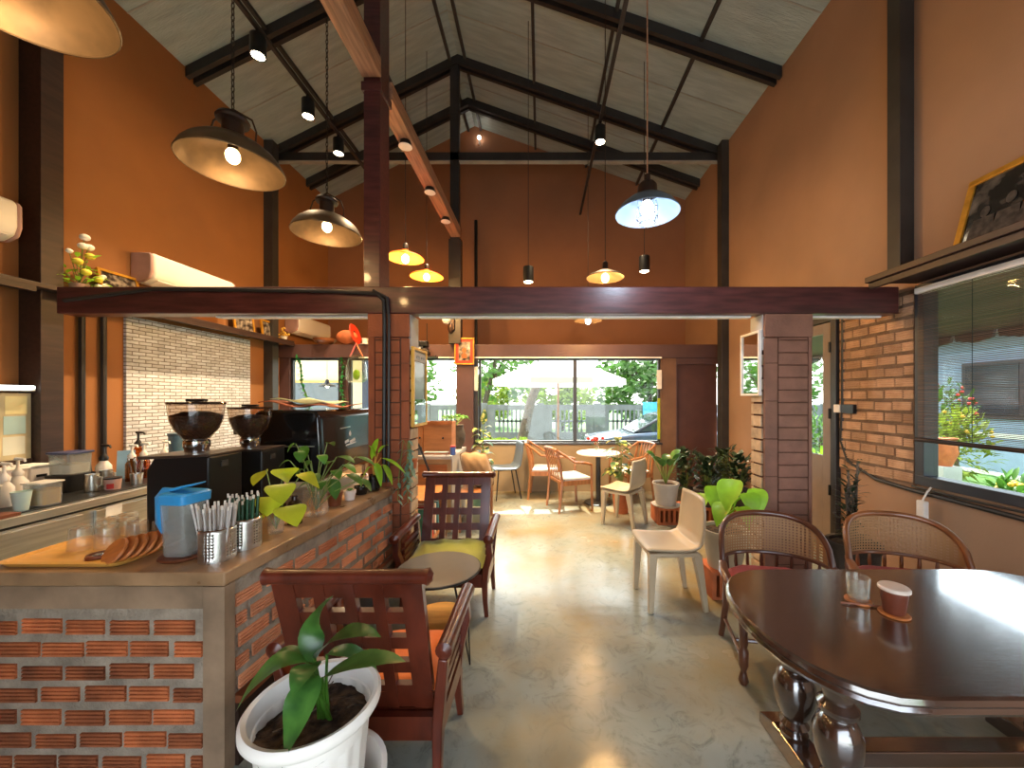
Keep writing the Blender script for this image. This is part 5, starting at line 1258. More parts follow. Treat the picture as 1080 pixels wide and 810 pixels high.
t = kt(-3.44, 3.05, 'pink_tub', 'white tub with red spot and black lid on the mat', 'tub'); obj('body', MB().lathe([(0, 0), (.045, 0), (.052, .085), (0, .085)], seg=24), M['pinkish'], t); obj('spot', MB().grid(lambda i, j: V((.0525 * math.cos(-1.4 + i * .8), .0525 * math.sin(-1.4 + i * .8), .012 + j * .04)), 6, 1), M['redpad'], t); obj('lid', MB().lathe([(.054, .085), (.054, .097), (0, .1)], seg=24), M['black'], t)
t = kt(-3.45, 3.24, 'utensil_cup', 'steel cup holding tongs and spoons beside the pink tub', 'cup'); obj('body', MB().lathe([(0, 0), (.035, 0), (.042, .09), (.039, .09), (.03, .01), (0, .01)], seg=22), M['steel'], t)
for i in range(5):
    a = i * 1.3; s = thing('steel_utensil', 'steel spoon or tong handle standing in the utensil cup', 'utensil', (-3.45 + .015 * math.cos(a), 3.24 + .015 * math.sin(a), KZ + .011), 0, 'utensils in the steel cup'); obj('handle', MB().tube([(0, 0, 0), (.03 * math.cos(a), .03 * math.sin(a), .19)], .004, 6), M['chrome'], s); obj('bowl', MB().ball((.032 * math.cos(a), .032 * math.sin(a), .2), .012, .006, .018), M['chrome'], s)
t = kt(-3.40, 3.42, 'milk_bottle', 'white bottle with blue cap and blue print on the mat', 'bottle'); obj('body', MB().lathe([(0, 0), (.038, 0), (.04, .01), (.04, .11), (.02, .14), (.02, .145), (0, .145)], seg=24), M['white'], t); obj('cap', MB().lathe([(.024, .143), (.024, .17), (0, .172)], seg=20), mat('blue_cap', (36, 60, 150), .4), t)
obj('print', MB().grid(lambda i, j: V((.0405 * math.cos(-1.5 + i * 1.0), .0405 * math.sin(-1.5 + i * 1.0), .05 + j * .035)), 6, 1), mat('blue_print', (70, 90, 150), .5), t)
t = kt(-3.36, 3.56, 'squeeze_bottle', 'clear squeeze bottle with orange sauce beside the blue-capped bottle', 'bottle'); obj('body', MB().lathe([(0, 0), (.035, 0), (.036, .11), (.012, .14), (.006, .17), (0, .17)], seg=22), M['clear'], t); obj('filling', MB().lathe([(0, .004), (.032, .004), (.032, .05), (0, .05)], seg=20), M['orangepad'], t)
for i, (x, y) in enumerate(((-3.62, 3.36), (-3.66, 3.50), (-3.60, 3.63))):
    pump_bottle(x, y, 'amber syrup bottle with white pump, %s of three in a row' % ('first', 'middle', 'last')[i], syr, M['white'], .042, .2, 1.15)
pump_bottle(-3.80, 3.3, 'white-bodied bottle with black pump behind the steel pitchers', M['whiteframe'], M['black'], .05, .19, 1.3)
pump_bottle(-3.88, 3.66, 'tall bottle with black pump beside the blue bucket', syr, M['black'], .05, .27, 1.3)
t = kt(-3.44, 3.75, 'white_bin', 'white plastic tub at the far end of the mat beside the grinder', 'tub'); boxtub(t, .17, .17, .2, M['white'])
t = kt(-3.84, 4.05, 'blue_bucket', 'translucent blue bucket with dark lid near the white brick panel', 'bucket'); t.location.z = WZ + .001
obj('body', MB().lathe([(0, 0), (.09, 0), (.1, .34), (0, .34)], seg=28), mat('blue_translucent', (110, 150, 172), .3, trans=.3), t); obj('lid', MB().lathe([(.106, .34), (.106, .37), (0, .38)], seg=28), mat('blue_bucket_lid', (70, 96, 112), .4), t)
t, Q = framed('counter_frame', 'dark framed card standing at the back of the work counter', 'frame', (-4.0, 3.3, WZ + .009), PI / 2 + .3, .2, .27, M['steel_grey'], M['photo2'], .02, .12)
t = tag(obj('blue_card', MB().prism([(-3.83, 3.42, WZ + .009), (-3.75, 3.50, WZ + .009), (-3.77, 3.53, WZ + .26), (-3.85, 3.45, WZ + .26)], (-.006, .006, 0)), mat('pale_blue_card', (120, 156, 180), .6), smooth=0), 'pale blue card propped beside the dark framed card', 'card')
# notice board with sticky notes and a light tube
t = thing('note_board', 'pale board with paper notes on the left wall above the work counter', 'board', (-4.1, 2.7, 1.05))
obj('panel', MB().box(XL + .001, -4.09, 2.2, 3.045, 1.02, 1.54), mat('board_tan', (188, 176, 140), .7), t, True, smooth=0); obj('frame', MB().box(XL + .001, -4.08, 2.2, 3.047, .99, 1.02), M['shelf'], t, True, smooth=0)
cols_ = [(214, 204, 150), (196, 206, 180), (160, 190, 190), (222, 212, 160), (206, 210, 196)]
nm_ = ['top row', 'middle row', 'bottom row']; cm = ['pale yellow', 'pale green', 'pale blue', 'cream', 'off-white']
nmats = [mat('note_paper_%s' % cm[i].replace(' ', '_').replace('-', '_'), c_, .8, var=.05) for i, c_ in enumerate(cols_)]
rr = random.Random(6); pos = ['nearest the post', 'second from the post', 'third from the post', 'fourth from the post']
for r_ in range(3):
    for k in range(4):
        i = (r_ * 2 + k) % 5; y = 3.03 - .14 - k * .15 + rr.uniform(-.01, .01); z = 1.37 - r_ * .155 + rr.uniform(-.01, .01)
        tag(obj('sticky_note', MB().box(-4.0895, -4.0885 + .0005 * ((r_ + k) % 2), y, y + .125, z, z + .14), nmats[i], smooth=0), '%s paper note in the %s of the board, %s' % (cm[i], nm_[r_], pos[k]), 'note', 'paper notes on the board')
t = thing('light_tube', 'white light tube fixed above the note board', 'lamp', (-4.08, 2.6, 1.575))
obj('housing', MB().box(XL + .001, -4.05, 2.0, 3.045, 1.555, 1.60), M['white'], t, True, smooth=0, bev=.006); obj('tube', MB().cyl((-4.035, 2.02, 1.585), (-4.035, 3.02, 1.585), .014), emit('tube_glow', (235, 250, 245), 2.2), t, True)

# ------------------------------------------------------------------ left shelf and what stands on it
SZ = 2.411
t = thing('wall_shelf', 'long dark shelf running along the left wall at beam height', 'shelf', (-4.0, 2.3, 2.35))
obj('board', MB().box(XL + .002, -3.93, Y0, 6.06, 2.373, SZ - .001), M['shelf'], t, True, smooth=0, bev=.004); obj('lip', MB().box(-3.95, -3.92, Y0, 2.95, 2.33, 2.373).box(-3.95, -3.92, 3.11, 6.06, 2.33, 2.373), M['shelf'], t, True, smooth=0)
t = thing('flower_arrangement', 'artificial white and yellow flowers in a small pink pot on the left shelf', 'flowers', (-4.05, 3.33, SZ))
obj('pot', MB().lathe([(0, 0), (.05, 0), (.062, .09), (.055, .09), (0, .08)], seg=22), M['pinkish'], t)
b = MB(); st = MB(); wf = MB(); yf = MB(); rr = random.Random(12)
for i in range(46):
    a = rr.uniform(0, 6.28); r = rr.uniform(.04, .17); z = rr.uniform(.02, .33); q = V((r * math.cos(a) * .7, r * math.sin(a), z)); d = V((math.cos(a), math.sin(a), rr.uniform(-.6, .5))).normalized() * .075
    b.leaf(q, q + d * .5 + V((0, 0, .015)), q + d, .035, .2, 5)
    if i < 16: st.tube([(0, 0, .08), q], .003, 4)
for y, z, r in ((.0, .50, .036), (-.015, .42, .034), (.03, .425, .036), (-.11, .34, .024), (.12, .18, .026), (.16, .12, .028), (.1, .1, .026), (.14, .2, .022)): wf.ball((.05, y, z), r, r, r * .8, 10, 7); st.tube([(0, 0, .1), (.045, y, z)], .003, 4)
for y, z, r in ((.03, .345, .036), (-.06, .27, .036), (.0, .195, .036), (.09, .16, .034), (.11, .04, .03)): yf.ball((.06, y, z), r, r, r * .8, 10, 7); st.tube([(0, 0, .1), (.05, y, z)], .003, 4)
obj('foliage', b, M['leafl'], t, smooth=60); obj('stem', st, M['stem'], t); obj('blossoms', wf, mat('white_petal', (238, 232, 220), .6), t); obj('blossoms', yf, mat('yellow_petal', (226, 206, 70), .6), t)
framed('photo_frame', 'gold-framed photograph leaning on the left shelf beside the flowers', 'picture', (-4.10, 3.72, SZ), PI / 2, .36, .32, M['gold'], M['photo'], .025, .2)
framed('photo_frame', 'gold-framed photograph at the far end of the left shelf, nearer of two', 'picture', (-4.10, 5.25, SZ), PI / 2, .36, .3, M['gold'], M['photo'], .025, .12)
framed('photo_frame', 'gold-framed photograph at the far end of the left shelf, by the flower bunch', 'picture', (-4.10, 5.70, SZ), PI / 2, .26, .26, M['gold'], M['photo'], .03, .12)
t = thing('dried_flowers', 'small bunch of pale dried flowers at the end of the left shelf', 'flowers', (-4.06, 6.0, SZ)); b = MB(); rr = random.Random(3)
for i in range(26): b.ball((rr.gauss(0, .04), rr.gauss(0, .04), .1 + rr.gauss(0, .05)), .018, seg=7, rings=5)
obj('blossoms', b, M['goldwood'], t); obj('pot', MB().lathe([(0, 0), (.04, 0), (.05, .07), (0, .07)], seg=16), M['paperw'], t)
def ac(loc, label, L_=1.0, badge=False):
    t = thing('air_conditioner', label, 'air conditioner', loc)
    pr = [(0, 0), (.12, -.01), (.2, .03), (.225, .1), (.222, .27), (.2, .3), (0, .3)]
    obj('casing', MB().prism([(x, -L_ / 2 + .03, z) for x, z in pr], (0, L_ - .06, 0)), M['ac'], t, bev=.02, smooth=40)
    for s in (-1, 1): obj('end_cap', MB().prism([(x * .97, s * (L_ / 2) - (.03 if s > 0 else 0), z * .98 + .003) for x, z in pr], (0, .03, 0)), M['pinkish'], t, bev=.012)
    obj('wall_mount', MB().box(0, .01, -.3, .3, .05, .25), M['ac'], t, smooth=0)
    obj('louver', MB().prism([(.11, -L_ / 2 + .08, -.014), (.205, -L_ / 2 + .08, .03), (.208, -L_ / 2 + .08, .025), (.112, -L_ / 2 + .08, -.02)], (0, L_ - .16, 0)), M['whiteframe'], t, smooth=0)
    if badge:
        bd = obj('energy_badge', MB().lathe([(.04, 0), (.04, .003), (0, .003)], seg=24, M=Matrix.Translation((.223, L_ / 2 - .19, .09)) @ Ry(PI / 2)), mat('orange_badge', (222, 160, 50), .5), t)
        b = MB(); 
        for k in range(3): b.box(.2262, .2275, L_ / 2 - .215, L_ / 2 - .165, .075 + k * .016, .083 + k * .016)
        obj('badge_print', b, M['redframe'], bd, smooth=0)
        obj('pipe', MB().tube([(.06, L_ / 2 - .18, 0), (.065, L_ / 2 - .17, -.1), (.08, L_ / 2 - .13, -.28)], .03, 10), M['pinkish'], t)
    return t
ac((XL + .002, 2.42, 2.70), 'white wall air conditioner with round orange badge at the left picture edge', 1.0, True)
ac((XL + .002, 4.42, 2.70), 'white wall air conditioner above the left shelf, partly hidden by the red beam', 1.08)
ac((XL + .002, 6.72, 2.58), 'white wall air conditioner high on the left wall beyond the shelf end', 1.0)
# things on the header above the back windows
HZ = 2.361
t = thing('wicker_basket', 'flat woven basket on the ledge above the espresso machine', 'basket', (-3.48, 6.12, HZ)); obj('body', MB().lathe([(0, 0), (.08, 0), (.16, .06), (.17, .1), (.155, .1), (.08, .015), (0, .012)], seg=28), M['canewood2'], t); obj('contents', MB().ball((0, 0, .07), .1, .1, .05), M['goldwood'], t)
t = thing('orange_hat', 'round orange straw hat propped on the ledge beside the basket', 'hat', (-3.10, 6.12, HZ)); obj('crown', MB().ball((-.02, 0, .12), .17, .1, .12), M['terra'], t); obj('brim', MB().lathe([(.06, 0), (.16, .01), (.17, .0), (.06, -.01)], (.12, -.02, .17), 28, M=Ry(1.3)), M['redframe'], t)
t = thing('white_cup', 'small white cup at the end of the ledge against the left pillar', 'cup', (-2.82, 6.1, HZ)); obj('body', MB().lathe([(0, 0), (.04, 0), (.05, .1), (.045, .1), (.035, .01), (0, .01)], seg=20), M['whiteframe'], t); obj('saucer', MB().lathe([(0, -.0), (.06, .0), (.075, .012), (.06, .008), (0, .006)], seg=20), M['whiteframe'], t)
t = thing('hanging_bag', 'clear bag with pink and orange handles and a green avocado, hung from the ledge', 'bag', (-2.90, 5.98, 1.8))
b = MB(); loft(b, [[(x, y, z) for x, y in rrect(w_, d_, .02)] for w_, d_, z in ((.1, .04, -.05), (.15, .06, 0), (.15, .05, .2), (.11, .03, .38))]); obj('body', b, glass('bag_film', (240, 240, 226), .12, .4, .2), t)
obj('handle', MB().tube([(-.1, 0, .36), (-.03, -.01, .5), (0, -.01, .57)], [.02, .02, .01], 8, flat=(1, .4)), mat('pink_strap', (220, 130, 140), .6), t); obj('handle', MB().tube([(.1, 0, .36), (.03, -.01, .5), (0, -.01, .57)], [.02, .02, .01], 8, flat=(1, .4)), M['orangepad'], t); obj('avocado', MB().ball((.0, -.0, .07), .055, .03, .085), M['leafl'], t)
def garland(x, z0, z1, lab, sw, seed):
    t = thing('hanging_garland', lab, 'garland', (x, 6.06, z0)); rr = random.Random(seed); b = MB(); st = MB(); pts = []
    for i in range(13):
        q = V((sw * i / 12 + .02 * math.sin(i * .9), rr.uniform(-.02, .0), (z1 - z0) * i / 12)); pts.append(q)
    st.tube(pts, .012, 6)
    for q in pts:
        for k in range(7):
            a = rr.uniform(0, 6.28); d = V((math.cos(a) * .07, -.02, math.sin(a) * .07)); b.leaf(q, q + d * .5 + V((0, -.01, 0)), q + d, .035, .2, 4)
    obj('foliage', b, mat('artificial_green_%d' % seed, (40, 130, 64), .5, isl=.3), t); obj('stem', st, M['leaf'], t)
garland(-3.98 + .1, 2.13, 1.2, 'green artificial leaf garland hanging at the wall end of the small window', .22, 1)
garland(-3.17, 2.1, 1.2, 'green leaf garland hanging in the window above the espresso machine, post side', .0, 2)
garland(-2.6, 1.9, 1.2, 'green leaf garland hanging in the window beside the left pillar', -.08, 3)
t = thing('toy_tractor', 'dark model vehicle with two thin masts on the ledge left of the red frame', 'ornament', (-1.93, 6.06, HZ - .23))
t.location = (-1.93, 5.98, 2.16)
obj('shelf_bracket', MB().box(-.3, .3, -.1, .085, -.02, 0), M['shelf'], t, smooth=0); obj('body', MB().box(-.2, .1, -.06, .06, .05, .15).box(-.02, .16, -.06, .06, .15, .24), M['black'], t, smooth=0, bev=.015)
for x in (-.14, .12): obj('wheel', MB().tube([(x, -.08, .06), (x, .06, .06)], .06, 18), M['steel_grey'], t)
obj('label_plate', MB().box(-.06, .06, -.066, -.06, .09, .13), M['whiteframe'], t, smooth=0)
for x in (-.12, .14): obj('mast', MB().cyl((x, 0, .14), (x, 0, .52), .006, seg=6), M['black'], t)
t = thing('wall_sconce', 'white globe wall lamp with brown bracket beside the centre column', 'lamp', (-1.40, 5.92, 2.60)); obj('globe', MB().ball((-.06, -.03, .12), .07), M['white'], t); obj('bracket', MB().box(-.03, .06, -.02, .03, -.04, .14), M['capbrown'], t, smooth=0, bev=.008); obj('shade', MB().ball((.0, 0, .0), .05, .04, .09), M['capbrown'], t)
t, Q = framed('red_frame', 'small red and gold framed picture on the column between the back windows', 'picture', (-1.2, 5.99, 2.03), 0, .31, .42, M['gold'], M['photo'], .018, 0, mount=M['redframe'])
obj('figures', MB().prism([(-.04, -.0155, .1), (.04, -.0155, .1), (.045, -.0155, .16), (.0, -.0155, .19), (-.045, -.0155, .16)], (0, -.002, 0)).prism([(.035 * math.cos(a), -.0155, .225 + .04 * math.sin(a)) for a in [k * PI / 6 for k in range(12)]], (0, -.002, 0)), M['coaster'], t, smooth=0)
tag(obj('wall_card', MB().box(-1.055, -.995, 6.03, 6.04, 1.62, 2.0), M['whiteframe'], smooth=0), 'narrow white card taped beside the brown column', 'card')  # a plain white card, not a sign
tag(obj('window_sign', MB().box(1.86, 1.935, 6.05, 6.06, 1.65, 1.95), M['whiteframe'], smooth=0), 'narrow white plate taped to the edge of the big back window', 'plate')

# ------------------------------------------------------------------ cables on the beam and left pillar
b = MB().tube([(-3.7, 2.945, 2.26), (-3.0, 2.945, 2.35), (-1.6, 2.945, 2.33), (-1.27, 2.94, 2.31), (-1.215, 2.94, 2.26), (-1.21, 2.942, 2.1), (-1.215, 2.945, .85)], .016, 8)
tag(obj('beam_cable', b, M['cablem']), 'black cable along the red beam and down the rust pillar, thicker one', 'cable')
b = MB().tube([(-1.30, 2.945, 2.335), (-1.19, 2.94, 2.28), (-1.175, 2.942, 2.1), (-1.18, 2.945, .85)], .012, 8)
tag(obj('beam_cable', b, M['steel_dark']), 'thinner black cable running beside it down the rust pillar', 'cable')

# ------------------------------------------------------------------ plants and pots by the right pillar
t = thing('brick_pot_stand', 'hollow terracotta block under the cream flower pot', 'plant stand', (1.43, 2.95, 0))
b = MB().box(-.15, .15, -.13, .13, .0, .02).box(-.15, .15, -.13, .13, .18, .2).box(-.15, .15, .1, .13, .02, .18)
for i in range(6): b.box(-.15 + i * .054, -.12 + i * .054, -.13, .1, .02, .18)
obj('block', b, M['terra'], t, smooth=0)
t = thing('lime_pot_plant', 'cream flower pot with big bright lime leaves in front of the brown pillar', 'potted plant', (1.43, 2.95, .2005)); pot(t, .12, .165, .29, M['beige'], 32)
b = MB(); st = MB()
for px_, py_, ex, ey, w_, dY in ((738, 520, 734, 546, .16, .2), (750, 512, 754, 540, .15, .15), (772, 505, 766, 540, .18, -.08), (785, 520, 795, 548, .18, 0), (764, 530, 756, 556, .14, -.02), (778, 535, 790, 560, .15, -.1), (795, 515, 800, 545, .15, .05)):
    q = at(px_, py_, 2.9 + dY) - V((1.43, 2.95, .2005)); e = at(ex, ey, 2.82 + dY) - V((1.43, 2.95, .2005)); st.tube([(0, 0, .26), (q.x * .4, q.y * .4, .26 + (q.z - .26) * .7), q], .007, 6); b.leaf(q, (q + e) / 2 + V((0, -.02, .05)), e, w_, .4, 9, peak=.36)
obj('foliage', b, M['leafl'], t, smooth=60); obj('stem', st, M['leafl'], t)
t = thing('brick_planter', 'row of hollow terracotta blocks under the back planters', 'plant stand', (1.85, 4.62, 0))
b = MB().box(-.46, .7, -.14, .16, 0, .03).box(-.46, .7, -.14, .16, .17, .2).box(-.46, .7, .1, .16, .03, .17)
for i in range(20): b.box(-.46 + i * .06, -.43 + i * .06, -.14, .1, .03, .17)
obj('block', b, M['terra'], t, smooth=0)
t = thing('grey_pot_plant', 'grey-white pot with large dark green leaves on terracotta blocks', 'potted plant', (1.52, 4.6, .2005)); obj('saucer', MB().lathe([(0, 0), (.15, 0), (.17, .02), (.14, .02), (0, .01)], seg=28), M['potgrey'], t)
b_ = MB().lathe([(0, .011), (.115, .011), (.15, .26), (.158, .26), (.158, .28), (.14, .28), (.13, .25), (0, .245)], seg=32); obj('pot', b_, M['potgrey'], t); obj('soil', MB().lathe([(0, .262), (.134, .255)], seg=28), M['soil'], t)
rosette(t, (0, 0, .26), 11, .27, .38, .12, M['leafd'], 4, .35, r=.006)
t = thing('variegated_bush', 'yellow-green leafy pot plant behind the farther beige chair', 'potted plant', (1.06, 4.99, 0)); pot(t, .09, .11, .26, M['terra'])
b = MB(); st = MB(); rr = random.Random(8)
for i in range(30):
    a = rr.uniform(0, 6.28); z = rr.uniform(.5, 1.0); r = rr.uniform(.02, .1); q = V((r * math.cos(a) - .03, r * math.sin(a), z)); st.tube([(0, 0, .24), (q.x * .4, q.y * .4, z * .7), q], .003, 4); d = V((math.cos(a) * .13 - .01, math.sin(a) * .13, -.07)); b.leaf(q, q + d * .5 + V((0, 0, .03)), q + d, .11, .2, 6)
obj('foliage', b, M['leafv'], t, smooth=60); obj('stem', st, M['stem'], t)
def darkbush(x, y, lab, seed, z0=.2, h=.6):
    t = thing('shade_plant', lab, 'potted plant', (x, y, z0 + .0005)); pot(t, .12, .14, .2, M['concrete_pot']); rr = random.Random(seed); b = MB(); st = MB(); fl = MB()
    for i in range(150):
        a = rr.uniform(0, 6.28); z = rr.uniform(.22, h); r = rr.uniform(.02, .14); q = V((r * math.cos(a), r * math.sin(a), z)); d = V((math.cos(a) * .06, math.sin(a) * .06, rr.uniform(-.02, .08)))
        if i % 4 == 0: st.tube([(0, 0, .18), q], .003, 4)
        b.leaf(q, q + d * .5 + V((0, 0, .02)), q + d * 1.2, .06, .2, 4)
    for i in range(4): a = rr.uniform(0, 6.28); r = rr.uniform(.03, .14); fl.ball((r * math.cos(a), r * math.sin(a) - .05, h + rr.uniform(-.08, .05)), .011, seg=7, rings=5)
    obj('foliage', b, M['leafk'], t, smooth=60); obj('stem', st, M['stem'], t); obj('blossoms', fl, M['paperw'], t)
darkbush(2.02, 4.62, 'dark leafy plant with tiny white flowers beside the grey pot', 1); darkbush(2.40, 4.62, 'dark leafy plant with tiny white flowers nearer the glazed door', 2)
darkbush(2.55, 5.3, 'dark bushy plant on the floor in the back corner recess', 3, 0, .8); darkbush(2.1, 5.5, 'dark bushy plant on the floor before the maroon panel', 4, 0, .75)
t = thing('dark_pot_plant', 'spiky dark green plant in a tall rough grey pot between pillar and wall', 'potted plant', (2.36, 2.86, 0)); 
obj('pot', MB().lathe([(0, 0), (.12, 0), (.15, .1), (.16, .36), (.175, .38), (.175, .42), (.15, .42), (.14, .38), (0, .37)], seg=24), M['concrete_pot'], t); obj('soil', MB().lathe([(0, .4), (.145, .395)], seg=24), M['soil'], t)
b = MB(); st = MB(); rr = random.Random(14)
for i in range(8):
    a = rr.uniform(0, 6.28); r = rr.uniform(.02, .08); top = V((r * math.cos(a), r * math.sin(a), rr.uniform(.65, 1.02))); st.tube([(r * .3 * math.cos(a), r * .3 * math.sin(a), .38), top], .007, 5)
    for k in range(20):
        q = V((top.x, top.y, .42 + (top.z - .4) * k / 19)); c_ = rr.uniform(0, 6.28); d = V((math.cos(c_) * .085, math.sin(c_) * .085, rr.uniform(.0, .06))); b.leaf(q, q + d * .5 + V((0, 0, .015)), q + d, .022, .2, 4)
obj('foliage', b, M['leafk'], t, smooth=60); obj('stem', st, M['bark'], t)

# ------------------------------------------------------------------ back group: round table and chairs
t = thing('round_table', 'round white pedestal table by the big back window', 'table', (.83, 5.45, 0))
obj('table_top', MB().lathe([(0, .70), (.30, .70), (.31, .71), (.31, .72), (.3, .727), (0, .727)], seg=44), M['white'], t, smooth=30); obj('pedestal', MB().cyl((0, 0, .03), (0, 0, .7), .035), M['steel_grey'], t); obj('base', MB().lathe([(0, 0), (.2, 0), (.2, .012), (.05, .03), (0, .03)], seg=32), M['steel_grey'], t)
t = thing('flower_vase', 'small glass vase with red flowers on the white round table', 'vase', (.80, 5.4, .728)); obj('vase', MB().lathe([(0, 0), (.035, 0), (.04, .02), (.032, .13), (.04, .15), (.034, .15), (.026, .02), (0, .02)], seg=20), M['cup'], t)
b = MB(); st = MB(); rr = random.Random(2)
for i in range(12): q = V((rr.gauss(0, .035), rr.gauss(0, .035), .2 + rr.gauss(0, .02))); b.ball(q, .026, .026, .022, 8, 6); st.tube([(0, 0, .03), q], .002, 4)
obj('blossoms', b, M['redpad'], t); obj('stem', st, M['stem'], t)
def wood_chair(loc, rz, label, pad):
    t = thing('wooden_armchair', label, 'chair', loc, rz, 'cherry wood armchairs by the back window'); w = .24; m = M['cherry']
    for s in (-1, 1):
        obj('leg', MB().tube([(s * w, -.22, 0), (s * w, -.21, .3), (s * (w + .01), -.2, .62)], [.016, .019, .016], 8), m, t)
        obj('leg', MB().tube([(s * (w - .03), .25, 0), (s * (w - .03), .21, .4), (s * (w - .03), .23, .6), (s * (w - .035), .28, .82)], [.016, .02, .019, .015], 8), m, t)
        obj('arm', MB().tube([(s * (w + .01), -.2, .62), (s * (w + .02), -.1, .645), (s * (w + .015), .05, .66), (s * (w - .01), .16, .74), (s * (w - .035), .28, .82)], [.018, .02, .018, .017, .016], 8), m, t)
        obj('side_rail', MB().box(s * (w - .01) - .012, s * (w - .01) + .012, -.2, .2, .36, .42), m, t, smooth=0)
    obj('top_rail', MB().tube([(-w + .035, .28, .82), (-.1, .30, .835), (.1, .30, .835), (w - .035, .28, .82)], .02, 8), m, t)
    for k in range(5): x = -.12 + k * .06; obj('slat', MB().tube([(x, .21, .42), (x, .235, .6), (x * 1.1, .3, .825)], .01, 6, flat=(1.4, .7)), m, t)
    obj('seat_frame', MB().box(-w, w, -.22, .21, .37, .41), m, t, smooth=0, bev=.008); obj('seat_pad', MB().box(-w + .02, w - .02, -.21, .19, .411, .455), pad, t, smooth=0, bev=.018)
    return t
padg = mat('pale_grey_seat_pad', (190, 198, 200), .7)
wood_chair((.40, 5.2, 0), 1.94, 'cherry wood armchair with pale pad, nearest one beside the white round table', padg)
wood_chair((.08, 5.8, 0), 1.5, 'cherry wood armchair standing under the window next to the blue chair', padg)
wood_chair((1.34, 5.62, 0), -1.2, 'cherry wood armchair behind the white round table, near the variegated bush', mat('beige_seat_pad', (214, 190, 160), .7))
t = thing('blue_chair', 'blue-grey shell chair with thin dark legs below the window', 'chair', (-.53, 5.76, 0), -1.25)
pts = [(-.2, .44), (-.17, .452), (0, .44), (.13, .445), (.18, .49), (.21, .6), (.235, .72), (.25, .83)]
def fb(i, j):
    k = i * (len(pts) - 1); a = int(min(k, len(pts) - 2)); q = k - a; y = pts[a][0] * (1 - q) + pts[a + 1][0] * q; z = pts[a][1] * (1 - q) + pts[a + 1][1] * q; u_ = j * 2 - 1
    return V((u_ * .215 * (1 - .12 * max(0, (z - .5) / .33) ** 2), y - .02 * u_ * u_ * max(0, (z - .46) / .3), z + .012 * u_ * u_))
obj('seat_shell', MB().grid(fb, 26, 10), M['blueseat'], t, solid=.012, smooth=60)
for x, y, dx, dy in ((-.15, -.14, -.03, -.04), (.15, -.14, .03, -.04), (-.15, .12, -.03, .08), (.15, .12, .03, .08)): obj('leg', MB().tube([(x, y, .435), (x + dx, y + dy, 0)], [.011, .009], 8), M['steel_dark'], t)
obj('seat_frame', MB().tube([(-.15, -.14, .432), (.15, -.14, .432), (.15, .12, .432), (-.15, .12, .432)], .009, 6, True), M['steel_dark'], t)
# rubber plant
t = thing('rubber_plant', 'tall variegated rubber plant in a teal pot beside the blue chair', 'potted plant', (-.84, 5.38, 0)); pot(t, .12, .15, .34, mat('teal_pot', (90, 128, 116), .5))
b = MB(); st = MB(); st.tube([(0, 0, .3), (.02, 0, .7), (.03, 0, 1.12)], [.012, .01, .006], 7); rr = random.Random(5)
b.leaf((.03, 0, 1.12), (.04, -.02, 1.22), (.05, -.01, 1.36), .1, .15, 8)
for i in range(22):
    z = .45 + .62 * i / 21; a = i * 2.4; d = V((math.cos(a), math.sin(a) * .8, .15)) * rr.uniform(.15, .2); q = V((.02, 0, z)); b.leaf(q + d * .2, q + d * .6 + V((0, 0, .05)), q + d + V((0, 0, -.05)), .13, .2, 7)
obj('foliage', b, M['leafv'], t, smooth=60); obj('stem', st, M['stem'], t)

# ------------------------------------------------------------------ cabinet corner behind the green chair
t = thing('low_cabinet', 'cement-topped low cabinet with tan front below the small back window', 'cabinet', (-1.48, 4.6, 0))
obj('body', MB().box(-1.94, -1.0, 4.24, 5.0, .0, .82), mat('cabinet_tan', (170, 142, 100), .6), t, True, smooth=0); obj('side', MB().box(-.999, -.985, 4.24, 5.0, 0, .82), M['concrete'], t, True, smooth=0); obj('top', MB().box(-1.96, -.98, 4.2, 5.02, .821, .86), M['concrete'], t, True, smooth=0, bev=.004)
for z in (.12, .46): d = obj('door', MB().box(-1.9, -1.04, 4.225, 4.239, z, z + .3), M['cardboard'], t, True, smooth=0, bev=.003); obj('knob', MB().ball((-1.47, 4.22, z + .2), .015), M['black'], d) if False else None
CZ = .861
for (x, y, w_, h, lab) in ((-1.46, 4.5, .2, .36, 'brown wooden storage box on the low cabinet, wall-side one'), (-1.17, 4.42, .32, .37, 'brown wooden storage box on the low cabinet, in front')):
    t = thing('wooden_box', lab, 'box', (x, y, CZ))
    bb = MB().box(-w_ / 2, w_ / 2, -.1, .1, 0, .012).box(-w_ / 2, w_ / 2, .088, .1, .012, h).box(-w_ / 2, w_ / 2, -.1, -.088, .012, h).box(-w_ / 2, -w_ / 2 + .012, -.088, .088, .012, h).box(w_ / 2 - .012, w_ / 2, -.088, .088, .012, h); obj('body', bb, M['cardboard'], t, smooth=0)
    obj('rim', MB().box(-w_ / 2 - .006, w_ / 2 + .006, -.106, -.1, h - .03, h + .004), M['coaster'], t, smooth=0)
    obj('handle', MB().ball((.06, -.104, h * .5), .012), M['black'], t)
for x, y, r, h, m, lab in ((-1.38, 4.27, .045, .07, M['blueseat'], 'round blue-grey tin at the front of the low cabinet'), (-.985, 4.27, .03, .09, mat('blue_jar', (70, 100, 170), .4), 'small blue jar on the low cabinet beside the box')):
    t = thing('small_jar', lab, 'jar', (x, y, CZ)); obj('body', MB().lathe([(0, 0), (r, 0), (r, h), (0, h)], seg=20), m, t, bev=.004); obj('lid', MB().lathe([(r * 1.03, h), (r * 1.03, h + .015), (0, h + .017)], seg=20), M['redpad'] if m is not M['blueseat'] else M['steel_grey'], t)
